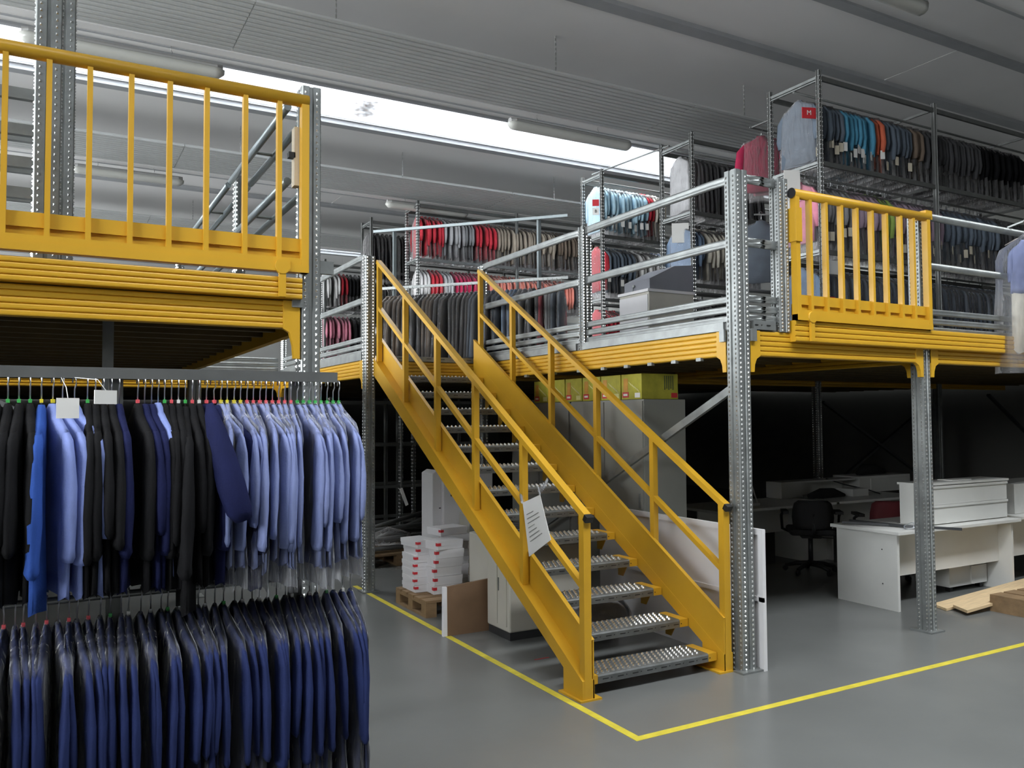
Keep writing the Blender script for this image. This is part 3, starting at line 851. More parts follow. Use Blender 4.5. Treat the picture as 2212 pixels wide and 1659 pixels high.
up(.556, 'dnavy', '', 'jacket', 'navy jacket between the black jackets and the pale blue shirts', None, 'red', .12)
nj = up(.582, 'dnavy', '', 'jacket', 'navy jacket with its sleeve sticking out over the pale blue shirts', None, 'red', .42, 1.05, tilt=-.05)
sv = []
for (x, y, z, rx, ry) in ((.548, 3.42, 1.765, .012, .02), (.547, 3.37, 1.725, .024, .04), (.555, 3.31, 1.66, .035, .05), (.575, 3.27, 1.56, .045, .055), (.60, 3.235, 1.45, .05, .055), (.625, 3.215, 1.36, .045, .05), (.64, 3.21, 1.325, .03, .035)):
    sv.append([(x + rx * math.cos(a), y + ry * math.sin(a), z + .35 * rx * math.cos(a)) for a in [2 * PI * k / 12 for k in range(12)]])
so_ = MB().loft(sv, 0, True).build('sleeve', CL['dnavy'])
so_.parent = nj
bpy.context.view_layer.update()
so_.matrix_parent_inverse = nj.matrix_world.inverted()
for i in range(20):
    end = i == 19
    k = 19 - i
    lab = 'pale blue shirt in clear plastic at the right end of the upper rail' if k == 0 else ('%s pale blue shirt from the right end of the upper rail' % ORDS[k] if k < 10 else '%s pale blue shirt after the navy jackets on the upper rail' % ORDS[i])
    up(.612 + .0262 * i, 'pblue', '', 'shirt', lab, FILM, ('yellow', 'yellow', 'red', 'red', 'red', 'red', 'green', 'green', 'green', 'green')[i // 2], R_.uniform(-.12, .22), R_.uniform(.97, 1.04), 'bagged_shirt', 'shirt', 'pale blue work shirts in plastic')
# white cards on the rail
for (x, z, w, h, rz, l) in ((.055, 1.745, .072, .072, .1, 'square white card hanging among the light blue jackets'), (.175, 1.785, .085, .05, .5, 'white card leaning on the rail beside the rack upright')):
    t = thing('white_card', l, 'card', (x, YR - .23, z - h / 2), rz)
    MB().box(-w / 2, -.002, 0, w / 2, .002, h).build('sheet', PAPER, t, local=True)
    MB().path([(0, 0, h), (0, .05, h + .04), (0, .2, 1.862 - z + h / 2)], .0015, 4).build('string', PAPER, t, local=True)
# lower rail: navy coats in plastic
n = 46
for i in range(n):
    x = -.42 + 1.58 * i / (n - 1)
    garment('bagged_coat', '%s navy coat from the right end of the lower rail' % ORDS[n - 1 - i] if n - i <= 10 else 'navy coat in clear plastic further along the lower foreground rail', 'coat', 'coat', (x + R_.uniform(-.006, .006), YR, 1.03), CL['navy'], R_.uniform(-.10, .14),
            'navy coats in plastic on the lower rail', FILM, True, ('yellow' if i < 6 else 'red' if i < 17 else 'green' if i % 3 == 0 else 'white') if i % 2 == 0 else None, R_.uniform(-.02, .02), R_.uniform(.97, 1.03))
# ------------------------------------------------------------------ garment racks on the mezzanine deck
def rack(label, xa, xb, y0, y1, zs, top, z0=ZD, bays=(), diag=True, m=None, dims=True):
    m = m or RACK
    t = thing('garment_rack', label, 'garment rack', (xa, y0, z0))
    for x in [xa] + list(bays):
        for y in (y0, y1):
            column(t, x, y, z0, top, w=.05, d=.05, plate=False, name='upright', m=m, dim=(dims and x == xa), pitch=.05, faces='xy')
        for k, z in enumerate(zs):
            MB().box(x - .012, y0, z - .03, x + .012, y1, z).build('rung', GALV if x == xa else m, t)
            if x == xa:
                MB().box(x - .012, y0, z - .055, x + .012, y1, z - .042).build('rung', GALV, t)
    for z in zs:
        for y in (y0, y1):
            MB().box(xa, y - .015, z - .05, xb, y + .015, z).build('beam', m, t)
        MB().tube((xa, (y0 + y1) / 2, z - .06), (xb, (y0 + y1) / 2, z - .06), .014, 8).build('hanging_tube', m, t)
    return t
XR = 7.2
ZL = (5.38, 4.45, 3.49)
rkA = rack('tall grey garment rack at the upper right behind the small gate', XR, 13.6, 6.03, 6.72, ZL, 5.44, bays=(9.2, 11.2, 13.4))
rack('tall grey garment rack in the middle with white and dark garments', XR, 12.0, 8.06, 8.66, (5.30, 4.36, 3.42), 5.40, bays=(9.6,))
rack('tall grey garment rack with bright sky blue garments on top', XR, 12.0, 10.05, 10.56, ZL, 5.44, bays=(9.6,))
rack('far garment rack with red garments left of centre', 5.45, 12.0, 13.0, 13.5, ZL, 5.44, bays=(7.4, 9.4))
rack('far garment rack with long black garments', 5.15, 10.0, 14.5, 15.0, ZL, 5.44, bays=(7.4,), dims=False)
rack('farthest garment rack with pink garments at left', 4.9, 9.0, 16.6, 17.1, (4.9, 4.0, 3.2), 5.0, bays=(6.2,), dims=False)
MB().tube((XR, 10.3, 5.42), (XR, 8.5, 5.34), .012, 8).build('tie_rod', GALV, label='thin steel tie rod joining two garment racks', category='rod')
ca = (-.62, CARD); cp = (-.60, PAPER)
A = '%s level of the upper right rack'
S_ = .074
grow(XR + .07, 6.375, 5.32, S_, [(6, 'slate', 'grey blue garment', None, ca), (8, 'cyan', 'light blue garment', None, cp), (2, 'orange', 'orange red garment', None, cp),
     (7, 'slate', 'slate grey garment', None, ca), (3, 'brown', 'brownish garment'), (15, 'dgrey', 'dark grey garment'), (13, 'black', 'black garment')], A % 'top', cover=FILM2, hanger=False, name='bagged_garment')
grow(XR + .06, 6.375, 4.39, S_, [(1, 'pink', 'pink folded garment'), (7, 'grey', 'light grey shirt', None, ca), (6, 'mauve', 'mauve shirt'), (3, 'green', 'green shirt'), (13, 'mauve', 'dull mauve shirt', None, ca), (14, 'slate', 'slate shirt', None, ca), (9, 'dgrey', 'dark grey shirt')], A % 'middle', cover=FILM2, hanger=False, what='shirt', name='bagged_shirt')
grow(XR + .06, 6.375, 3.43, S_, [(1, 'jean', 'blue denim trousers'), (50, 'slate', 'blue grey denim trousers', 'farlong')], A % 'lowest', cover=FILM2, hanger=False, what='trousers', name='bagged_trousers')
Bq = '%s level of the middle rack'
grow(XR + .06, 8.36, 5.24, S_, [(4, 'lgrey', 'pale grey trousers', 'farlong'), (14, 'dgrey', 'dark grey trousers', 'farlong')], Bq % 'top', cover=FILM2, hanger=False, what='trousers', name='bagged_trousers')
grow(XR + .06, 8.36, 4.30, S_, [(3, 'jean', 'light blue denim shirt'), (5, 'cream', 'cream shirt'), (8, 'brown', 'brown shirt')], Bq % 'middle', cover=FILM2, hanger=False, what='shirt', name='bagged_shirt')
grow(XR + .06, 8.36, 3.36, S_, [(5, 'grey', 'silvery grey garment'), (8, 'dgrey', 'dark garment')], Bq % 'lowest', cover=FILM2, hanger=False)
Cq = '%s level of the sky blue rack'
grow(XR + .06, 10.3, 5.32, S_, [(12, 'sky', 'bright sky blue shirt', None, cp), (2, 'red', 'red shirt'), (3, 'cream', 'cream shirt')], Cq % 'top', cover=FILM2, hanger=False, what='shirt', name='bagged_shirt')
grow(XR + .06, 10.3, 4.39, S_, [(1, 'red', 'red garment'), (7, 'slate', 'dark navy garment', None, cp), (6, 'white', 'white garment'), (3, 'jean', 'blue garment')], Cq % 'middle', cover=FILM2, hanger=False)
grow(XR + .06, 10.3, 3.43, S_, [(5, 'red', 'bright red garment'), (5, 'white', 'white garment')], Cq % 'lowest', cover=FILM2, hanger=False)
Dq = '%s level of the far red rack'
grow(5.54, 13.25, 5.32, S_, [(6, 'red', 'red garment'), (4, 'lgrey', 'pale grey garment'), (4, 'grey', 'grey garment'), (5, 'red', 'vivid red garment'), (5, 'beige', 'beige garment'), (12, 'beige', 'dull beige garment'), (14, 'brown', 'brown garment')], Dq % 'top', cover=FILM2, hanger=False)
grow(5.54, 13.25, 4.39, S_, [(3, 'white', 'white shirt'), (3, 'red', 'red shirt'), (3, 'lgrey', 'pale shirt'), (8, 'crimson', 'crimson shirt'), (26, 'coral', 'coral shirt'), (5, 'dgrey', 'dark shirt')], Dq % 'middle', 'farshort', cover=FILM2, hanger=False, what='shirt', name='bagged_shirt')
grow(5.2, 14.75, 5.3, .085, [(9, 'black', 'long black coat', 'farlong')], 'on the far rack beside the red one', cover=FILM2, hanger=False, sc=1.15, what='coat', name='bagged_coat')
grow(5.2, 14.75, 4.39, .085, [(8, 'black', 'black coat', 'farlong')], 'low on the far rack beside the red one', cover=FILM2, hanger=False, sc=1.15, what='coat', name='bagged_coat')
grow(4.95, 16.85, 4.84, .085, [(4, 'white', 'white garment'), (2, 'red', 'red garment'), (6, 'black', 'black garment')], 'top level of the farthest rack', cover=FILM2, hanger=False)
grow(4.95, 16.85, 3.94, .085, [(7, 'pink', 'pink garment'), (5, 'black', 'dark garment')], 'middle level of the farthest rack', cover=FILM2, hanger=False)
grow(4.95, 16.85, 3.14, .085, [(7, 'pink', 'pale pink garment'), (5, 'grey', 'grey garment')], 'lowest level of the farthest rack', cover=FILM2, hanger=False)
# things hung on the end frames
MB().bar((7.2, 6.72, 5.12), (7.2, 7.02, 5.12), .016, .016).build('arm', RACK, rkA)
MB().bar((7.18, 7.02, 5.12), (7.75, 7.02, 5.12), .016, .016).build('arm', RACK, rkA)
MB().bar((7.2, 6.70, 4.01), (7.0, 6.80, 4.01), .016, .016).build('arm', GALV, rkA)
E_ = [('crimson', 'red jacket with black and white sleeve stripes at the end of the upper right rack', 7.36, 7.02, 5.13, .9), ('crimson', 'plain dark red jacket behind the striped red one', 7.52, 7.0, 5.12, .8)]
for i, (c, l, x, y, z, rz) in enumerate(E_):
    t = garment('bagged_jacket', l, 'jacket', 'far', (x, y, z), CL[c], rz, None, FILM2, True, sc=.95)
    if i == 0:
        for k, (dz, m) in enumerate(((-.40, BLACK), (-.43, WHITE), (-.46, BLACK))):
            MB().box(-.035, -.275, dz - .012, .035, -.20, dz + .012).build('sleeve_stripe', m, t, local=True)
garment('bagged_garment', 'striped grey garment in clear plastic hung outside the upper right rack', 'garment', 'far', (7.05, 6.75, 4.02), CL['slate'], 1.0, None, FILMB, True)
garment('bagged_garment', 'white folded garment with a card hung inside the rack end', 'garment', 'farlong', (7.32, 6.35, 4.42), CL['white'], .9, None, FILM2, True, sc=.9)
def label_plate(name, label, x, y, z, w, h, rz, text=None, m=REDP):
    t = thing(name, label, 'label', (x, y, z), rz)
    MB().box(-w / 2, -.003, -h / 2, w / 2, .003, h / 2).build('plate', m, t, local=True)
    if text:
        cu = bpy.data.curves.new('lettering', 'FONT'); cu.body = text; cu.size = h * .6; cu.align_x = 'CENTER'; cu.align_y = 'CENTER'; cu.extrude = .001
        cu.materials.append(PAPER)
        tmp = bpy.data.objects.new('tmp_text', cu); COL.objects.link(tmp); bpy.context.view_layer.update()
        me = bpy.data.meshes.new_from_object(tmp.evaluated_get(bpy.context.evaluated_depsgraph_get())); bpy.data.objects.remove(tmp)
        me.materials.clear(); me.materials.append(BLACK if m is PAPER else PAPER)
        o = bpy.data.objects.new('lettering', me); COL.objects.link(o); o.parent = t
        o.location = (0, -.006, 0); o.rotation_euler = (PI / 2, 0, 0)
    return t
label_plate('red_label', 'red label with white lettering on the top level of the upper right rack', 7.12, 6.1, 4.98, .16, .12, -.35, 'M')
label_plate('red_label', 'red label on the grey denim garments behind the small gate', 7.40, 6.10, 2.93, .13, .14, -.1)
label_plate('red_label', 'small red label on the sky blue rack end', 7.12, 10.1, 4.93, .10, .10, -.6)
label_plate('white_label', 'small white label with a letter on the sky blue rack end', 7.12, 10.1, 4.80, .10, .11, -.6, 'B', PAPER)
label_plate('white_card', 'white card above the grey denim garments behind the small gate', 7.44, 6.08, 3.32, .24, .15, -.1, None, PAPER)
label_plate('white_card', 'white card hanging on the end of the middle rack', 7.20, 8.30, 4.12, .22, .26, -.6, None, PAPER)
label_plate('white_card', 'white card clipped inside the end of the upper right rack', 7.12, 6.35, 4.25, .18, .34, -.5, None, PAPER)
# ------------------------------------------------------------------ free-standing hanging frame by the landing
PA, PB = Vector((3.33, 8.97, 0)), Vector((4.80, 7.38, 0))
dv = (PB - PA).normalized(); nv = Vector((-dv.y, dv.x, 0))
hf = thing('hanging_frame', 'free standing steel hanging frame at the top of the stairs', 'hanging frame', (*((PA + PB) / 2).to_tuple()[:2], ZD))
Zv = lambda z: Vector((0, 0, z))
MB().bar(PA - dv * .12 + Zv(3.87), PB + dv * .03 + Zv(3.87), .03, .03).build('top_bar', PIPE, hf)
MB().bar(PA - dv * .05 + Zv(3.20), PB + dv * .03 + Zv(3.20), .025, .03).build('hanging_bar', GALV, hf)
for f in (.06, .86):
    p = PA.lerp(PB, f) + nv * .03
    MB().bar(p + Zv(ZD), p + Zv(3.87), .035, .035).build('post', PIPE, hf)
    MB().bar(p - nv * .3 + Zv(ZD + .02), p + nv * .3 + Zv(ZD + .02), .04, .04).build('foot', PIPE, hf)
ang = math.atan2(dv.y, dv.x)
cols = [('brown', 'brownish grey coat')] * 5 + [('dgrey', 'dark grey coat')] * 5 + [('brown', 'brownish grey coat')] * 3 + [('dgrey', 'dark grey coat')] * 8 + \
       [('slate', 'navy grey coat')] * 7 + [('jean', 'blue denim coat')] * 3 + [('grey', 'grey coat')] * 3 + [('dgrey', 'charcoal coat')] * 2 + [('red', 'red coat')] * 1 + [('grey', 'pale grey coat')] * 2 + [('slate', 'navy coat')] * 2
CNT = {}
TOT = {}
for c, wd in cols:
    TOT[wd] = TOT.get(wd, 0) + 1
for i, (c, wd) in enumerate(cols):
    j = CNT[wd] = CNT.get(wd, 0) + 1
    p = PA.lerp(PB, .03 + .95 * i / (len(cols) - 1))
    garment('bagged_coat', (wd if TOT[wd] == 1 or TOT[wd] > 10 else ORDS[j - 1] + ' ' + wd + ' from left') + ' in plastic on the hanging frame by the stairs', 'coat', 'farlong', (p.x, p.y, 3.185), CL[c], ang + R_.uniform(-.15, .15), wd + 's on the hanging frame', FILM2, True, None, R_.uniform(-.04, .04), .98)
# cabinet with a sloping desk on the deck
cb = thing('cabinet', 'white metal cabinet standing on the mezzanine deck', 'cabinet', (5.8, 7.1, ZD))
MB().box(5.5, 6.85, ZD, 6.12, 7.36, 3.05).build('body', BEIGE, cb, bevel=.006)
MB().box(5.488, 6.86, ZD + .03, 5.50, 7.35, 3.0).build('door', WHITE2, cb)
MB().box(5.48, 6.84, 3.03, 6.13, 7.37, 3.06).build('top', WHITE2, cb)
sd = thing('sloping_desk', 'blue grey sloping desk box on top of the white cabinet', 'desk box', (5.8, 7.1, 3.06))
MB().prism([(5.52, 3.06), (6.13, 3.06), (6.13, 3.36), (5.86, 3.33), (5.52, 3.17)], (0, 0, 0), (1, 0, 0), (0, 0, 1), (0, 6.86, 0), (0, 7.30, 0)).build('body', DESKGREY, sd)
kk = MB().tube((5.52, 7.12, 3.12), (5.50, 7.12, 3.12), .014, 8).build('lock', GALV, sd)
MB().path([(5.505, 7.12, 3.11), (5.495, 7.12, 3.06), (5.495, 7.10, 3.03)], .006, 5).build('key', GALV, sd)
# clear plastic garment bag at the right edge
bagt = thing('garment_bag', 'clear plastic garment bag with a pale blue shirt at the right edge', 'garment bag', (7.27, 3.955, 3.36), .75)
inst(gmesh('farlong', 0)[1], 'plastic_cover', bagt, scale=(2.4, 1.05, 1.40), mats=[FILMB])
inst(gmesh('farlong', 1)[1], 'inner_film', bagt, scale=(1.8, .95, 1.30), mats=[FILM])
inst(gmesh('shirt', 1)[0], 'cloth', bagt, loc=(0, .03, -.10), scale=(1.6, .40, .72), mats=[CL['pblue']])
inst(gmesh('farlong', 1)[0], 'lining', bagt, loc=(.02, .05, -.1), scale=(1.2, .30, 1.22), mats=[CL['cream']])
inst(HM, 'hanger', bagt)
MB().bar((7.27, 3.955, 3.365), (7.27, 4.11, 3.335), .014, .014).build('hook_arm', GALV, g3)
# ------------------------------------------------------------------ rack uprights on the left mezzanine
pr = thing('pallet_rack', 'tall perforated steel rack upright seen behind the big yellow gate', 'rack', (-.04, 5.2, LZ1 + .06))
column(pr, -.035, 5.22, LZ1 + .06, 5.5, w=.13, d=.10, plate=False, name='upright', pitch=.04)
column(pr, .045, 5.95, LZ1 + .06, 5.5, w=.13, d=.10, plate=False, name='upright', pitch=.04)
for z in (3.50, 3.30, 3.12, 2.95):
    MB().box(-3.0, 5.20, z - .03, -.10, 5.24, z + .03).build('shelf_beam', GALV, pr)
    MB().box(-3.0, 5.93, z - .05, -.03, 5.97, z + .04).build('shelf_beam', GALV, pr)
MB().box(.245, 5.0, 1.2, .30, 5.03, LZ1 + .0).build('hanging_strap', GALV, m2)
# ------------------------------------------------------------------ lockers with cartons on top
def locker(label, y0, y1, n):
    t = thing('locker', label, 'locker', (4.48, (y0 + y1) / 2, 0))
    MB().box(4.275, y0, 0, 4.72, y1, 1.85).build('body', LOCKG, t, bevel=.004)
    w = (y1 - y0) / n
    for i in range(n):
        d = MB().box(4.262, y0 + i * w + .006, .06, 4.276, y0 + (i + 1) * w - .006, 1.835).build('door', LOCKG, t)
        MB().box(4.250, y0 + i * w + .04, .95, 4.263, y0 + i * w + .055, 1.07).build('handle', GALV, d)
    return t
locker('grey steel locker nearest the corner column, under the mezzanine', 5.41, 6.50, 2)
locker('grey steel locker behind the other one, under the mezzanine', 6.52, 7.62, 2)
ys = [5.43, 5.72, 6.02, 6.31, 6.60, 6.90, 7.18]
names = ['nearest the corner column', 'second from the corner column', 'third from the corner column', 'fourth from the corner column', 'fifth from the corner column', 'farthest along the lockers']
for i in range(6):
    y0, y1 = ys[i], ys[i + 1] - .015
    t = thing('carton', 'yellow green carton with red label on the lockers, ' + names[i], 'carton', (4.45, (y0 + y1) / 2, 1.852), group='yellow cartons on the lockers')
    x0, x1 = 4.27, 4.66
    MB().box(x0, y0, 1.852, x1, y1, 2.065).build('box', BOXY, t, bevel=.003)
    MB().box(x0 - .002, y0 + .02 + .0, 1.865, x0 + .001, y0 + .09, 1.905).build('sticker', PAPER if i % 2 == 0 else BOXL, t)
    MB().box(x0 - .002, y1 - .10, 1.868, x0 + .001, y1 - .015, 1.915).build('label', REDP, t)
    MB().box(x0 - .003, y1 - .085, 1.882, x0 - .001, y1 - .03, 1.90).build('lettering', PAPER, t)
    MB().box(x0 - .0015, y1 - .09, 1.92, x0 + .001, y1 - .03, 2.03).build('orange_print', BOXO, t)
    pp = MB()
    for k in range(6):
        a = y0 + .03 + .022 * k
        pp.bar((x0 - .001, a, 1.91 + .012 * k), (x0 - .001, a + .03, 1.94 + .012 * k), .002, .006, up=(0, 0, 1))
    pp.build('pale_print', BOXL, t, kind='stuff')
    if i == 0:
        q = MB()
        for k in range(5):
            q.box(x0 + .24 + k * .022, y0 - .002, 1.93 + .01 * (k % 2), x0 + .25 + k * .022, y0 + .001, 2.05)
        q.build('dark_print', DARKP, t, kind='stuff')
        MB().box(x1 - .075, y0 - .002, 1.865, x1 - .01, y0 + .001, 1.905).build('label', REDP, t)
# white framed panel leaning beside the corner column
wp = thing('white_board', 'large white framed panel standing behind the corner column', 'panel', (4.2, 4.9, 0))
MB().box(4.20, 4.05, .0, 4.215, 5.95, .94).build('sheet', WHITE2, wp)
MB().box(4.186, 4.05, .90, 4.20, 5.95, .94).build('frame', WHITE2, wp)
MB().box(4.186, 4.05, .455, 4.20, 5.95, .485).build('frame', WHITE2, wp)
MB().box(4.186, 4.05, 0, 4.20, 4.09, .90).build('frame', WHITE2, wp)
# ------------------------------------------------------------------ under and beside the stairs
def pallet(label, x0, y0, x1, y1, along='y', h=.144, deck=5):
    t = thing('wooden_pallet', label, 'pallet', ((x0 + x1) / 2, (y0 + y1) / 2, 0))
    for i in range(3):
        for j in range(3):
            bx = x0 + (x1 - x0 - .1) * i / 2; by = y0 + (y1 - y0 - .1) * j / 2
            MB().box(bx, by, .022, bx + .1, by + .1, .10).build('block', WOOD, t)
    for i in range(3):
        if along == 'x':
            bx = x0 + (x1 - x0 - .1) * i / 2
            MB().box(bx, y0, .10, bx + .1, y1, .122).build('stringer_board', WOOD, t)
        else:
            by = y0 + (y1 - y0 - .1) * i / 2
            MB().box(x0, by, .10, x1, by + .1, .122).build('stringer_board', WOOD, t)
        bx = x0 + (x1 - x0 - .1) * i / 2
        MB().box(bx, y0, 0, bx + .1, y1, .022).build('bottom_board', WOOD, t)
    for i in range(deck):
        if along == 'x':
            w = (y1 - y0) / (deck + .25 * (deck - 1)); a = y0 + i * w * 1.25
            MB().box(x0, a, .122, x1, a + w, h).build('deck_board', WOOD, t, bevel=.002)
        else:
            w = (x1 - x0) / (deck + .25 * (deck - 1)); a = x0 + i * w * 1.25
            MB().box(a, y0, .122, a + w, y1, h).build('deck_board', WOOD, t, bevel=.002)
    return t
pallet('wooden pallet under the stack of white boxes', 2.82, 6.56, 3.52, 7.26, 'x')
def wbox(x, y, z, w, d, h, rz, label, group):
    t = thing('white_box', label, 'box', (x, y, z), rz, group)
    MB().box(-w / 2, -d / 2, 0, w / 2, d / 2, h).build('carton', WHITE2, t, local=True, bevel=.002)
    lid = MB().box(-w / 2 - .003, -d / 2 - .003, h * .45, w / 2 + .003, d / 2 + .003, h + .003).build('lid', WHITE2, t, local=True)
    MB().box(-w / 2 - .005, -d / 2 - .005, h * .5, -w / 2 + .03, -d / 2 + .0, h * .85).build('red_mark', REDP, t, local=True)
    MB().box(-w / 2 - .0052, -d / 2 - .003, h * .5, -w / 2, -d / 2 + .03, h * .85).build('red_mark', REDP, lid, local=True)
    return t
for k, (bx, by, cnt, wd, dp, hh, words) in enumerate(((2.96, 7.06, 7, .20, .30, .062, 'left stack'), (3.12, 6.86, 6, .27, .22, .074, 'front stack'), (3.28, 7.1, 8, .30, .22, .064, 'rear stack'))):
    z = .146
    for i in range(cnt):
        wbox(bx + R_.uniform(-.008, .008) + (.02 if i == cnt - 2 else 0), by + R_.uniform(-.008, .008), z, wd, dp, hh, R_.uniform(-.04, .04) + (.15 if i == cnt - 1 else 0),
             'white box with red marks, %s of the %s on the pallet' % (['bottom one', 'second from bottom', 'third from bottom', 'fourth from bottom', 'fifth from bottom', 'sixth from bottom', 'seventh from bottom', 'top one'][i if i < cnt - 1 else 7], words), 'white boxes stacked on the pallet')
        z += hh + .004
bp = thing('brown_board', 'brown board with a white edge leaning on the beige cabinet', 'board', (2.92, 5.95, 0))
MB().add([(2.735, 5.94, 0), (3.14, 5.94, 0), (3.14, 5.99, .40), (2.755, 5.99, .37), (2.735, 5.965, 0), (3.14, 5.965, 0), (3.14, 6.015, .40), (2.755, 6.015, .37)],
         [(0, 1, 2, 3), (4, 7, 6, 5), (0, 4, 5, 1), (1, 5, 6, 2), (2, 6, 7, 3), (3, 7, 4, 0)]).build('sheet', BROWN, bp)
MB().add([(2.70, 5.94, 0), (2.735, 5.94, 0), (2.755, 5.99, .37), (2.725, 5.99, .37), (2.70, 5.97, 0), (2.735, 5.97, 0), (2.755, 6.02, .37), (2.725, 6.02, .37)],
         [(0, 1, 2, 3), (4, 7, 6, 5), (0, 4, 5, 1), (1, 5, 6, 2), (2, 6, 7, 3), (3, 7, 4, 0)]).build('white_edge', WHITE2, bp)
bc = thing('cabinet', 'beige metal cabinet on a dark plinth under the stairs', 'cabinet', (3.4, 5.8, 0))
MB().box(3.08, 5.56, .06, 3.78, 5.93, .70).build('body', BEIGE, bc, bevel=.012)
MB().box(3.09, 5.57, 0, 3.77, 5.92, .06).build('plinth', STEELD, bc)
MB().box(3.073, 5.60, .10, 3.081, 5.73, .66).build('door', BEIGE, bc)
MB().box(3.073, 5.75, .10, 3.081, 5.90, .66).build('door', BEIGE, bc)
MB().box(3.066, 5.715, .36, 3.075, 5.725, .46).build('handle', GALV, bc)
wm = thing('plotter', 'white plotter machine on legs behind the staircase', 'machine', (3.7, 7.7, 0))
MB().prism([(3.44, .43), (3.74, .335), (4.0, .335), (4.0, 1.17), (3.44, 1.17)], (0, 0, 0), (1, 0, 0), (0, 0, 1), (0, 7.56, 0), (0, 7.90, 0)).build('housing', WHITE2, wm, bevel=.01)
MB().prism([(3.34, .47), (3.44, .40), (3.44, 1.17), (3.40, 1.185), (3.34, 1.15)], (0, 0, 0), (1, 0, 0), (0, 0, 1), (0, 7.60, 0), (0, 7.88, 0)).build('end_cover', WHITE2, wm, bevel=.008)
pl = MB().box(3.52, 7.552, .92, 3.78, 7.562, 1.10).build('panel', STEELD, wm)
for k in range(4):
    MB().box(3.54, 7.546, .935 + .04 * k, 3.57, 7.556, .955 + .04 * k).build('button', BEIGE, pl)
MB().box(3.60, 7.546, .96, 3.74, 7.556, 1.0).build('display', WHITE2, pl)
MB().box(3.41, 7.596, .80, 3.43, 7.602, .81).build('slot', BLACK, wm)
for x in (3.40, 3.60, 3.95):
    MB().box(x - .02, 7.7, 0, x + .02, 7.75, .45).build('leg', WHITE2, wm)
bt = thing('tower_unit', 'beige upright unit with a dark red side behind the staircase', 'unit', (3.85, 7.3, 0))
MB().box(3.60, 7.30, .17, 3.86, 7.53, .76).build('body', BEIGE, bt, bevel=.006)
MB().box(3.60, 7.305, 0, 3.86, 7.525, .165).build('drawer', BEIGE, bt, bevel=.006)
MB().box(3.862, 7.32, 0, 3.90, 7.52, .75).build('side', DARKRED, bt)
MB().box(3.76, 7.292, .45, 3.764, 7.30, .58).build('slot', STEELD, bt)
wr = thing('wrapped_bundle', 'grey bundle wrapped in plastic film behind the lower treads', 'bundle', (3.6, 5.2, 0))
MB().path([(3.40, 5.15, .18), (3.55, 5.2, .20), (3.75, 5.22, .18), (3.86, 5.2, .15)], [.12, .17, .16, .10], 12).build('contents', CL['grey'], wr)
MB().path([(3.34, 5.13, .17), (3.45, 5.17, .21), (3.55, 5.2, .215), (3.68, 5.2, .20), (3.76, 5.22, .20), (3.88, 5.2, .14)], [.08, .165, .19, .175, .185, .11], 9).build('film', FILMB, wr)
cbx = thing('cable_coil', 'coil of grey cable lying behind the stair treads', 'cable', (3.5, 6.3, 0))
for k in range(3):
    pts = [(3.55 + (.20 - .02 * k) * math.cos(a), 6.35 + (.18 - .02 * k) * math.sin(a), .72 + .02 * k) for a in [i * PI / 10 for i in range(21)]]
    MB().path(pts, .012, 6).build('loop', CABLE, cbx)
MB().box(3.25, 6.12, 0, 3.88, 6.6, .70).build('printer_stand', BEIGE, None, label='beige box under the cable coil behind the stairs', category='box', bevel=.01)
# far things below the mezzanine
pallet('wooden pallet with steel tubes beyond the left stair post', 3.15, 9.05, 4.0, 9.85, 'x')
for k in range(9):
    y = 9.15 + .07 * k
    MB().tube((3.1 - .1 * (k % 3), y, .19 + .09 * (k % 3)), (4.15 + .08 * (k % 2), y + .1, .20 + .11 * (k % 4)), .028, 8).build('steel_tube', RACK, label='steel tube lying in the bundle on the far pallet', category='tube', group='steel tubes on the far pallet')
MB().path([(3.2, 9.12, .30), (3.45, 9.12, .34), (3.7, 9.12, .30)], [.06, .11, .07], 8).build('plastic_wrap', FILM2, label='crumpled plastic wrap on the far pallet', category='plastic wrap')
sh = thing('shelving', 'dark empty steel shelving below the mezzanine behind the stairs', 'shelving', (4.3, 11, 0))
for x in (3.3, 4.31, 4.50, 5.5):
    for y in (10.9, 11.5):
        column(sh, x, y, 0, 2.0, w=.05, d=.05, plate=False, name='upright', m=RACK, dim=(y < 11), pitch=.05)
for z in (1.36, .78, .30, 1.95):
    for y in (10.9, 11.5):
        MB().box(3.3, y - .02, z - .04, 5.5, y + .02, z).build('beam', RACK, sh)
t = thing('paper_sheet', 'small white sheet of paper hanging beyond the left stair post', 'paper', (3.42, 8.6, .80))
MB().bar((3.40, 8.6, .93), (3.48, 8.62, .74), .01, .035, up=(1, 0, .3)).build('sheet', PAPER, t)
MB().path([(3.40, 8.6, .93), (3.40, 8.6, 1.5), (3.40, 8.6, 2.12)], .002, 4).build('string', PAPER, t)
# ------------------------------------------------------------------ white desks on the right
def desk(label, x0, x1, y0, y1, h, zm=.27, legs=(0, 1), mody=.13):
    t = thing('desk', label, 'desk', ((x0 + x1) / 2, (y0 + y1) / 2, 0))
    MB().box(x0 - .04, y0 - .05, h, x1 + .06, y1 + .04, h + .03).build('top', WHITE, t, bevel=.003)
    if legs[0]:
        MB().box(x0, y0, 0, x0 + .03, y1, h).build('side_panel', WHITE, t)
    if legs[1]:
        MB().box(x1 - .03, y0, 0, x1, y1, h).build('side_panel', WHITE, t)
    MB().box(x0 + .03, y0 + mody, zm, x1 - .03, y0 + mody + .02, h - .0).build('modesty_panel', WHITE, t)
    return t
d1 = desk('white desk with side panels right of the second column', 6.44, 8.19, 4.67, 5.30, .665, legs=(1, 1))
for z in (.22, .52):
    MB().tube((6.438, 4.82, z), (6.441, 4.82, z), .006, 8).build('screw_hole', BLACK, d1)
pd = thing('pedestal', 'low white drawer pedestal under the white desk', 'pedestal', (8.0, 5.1, 0))
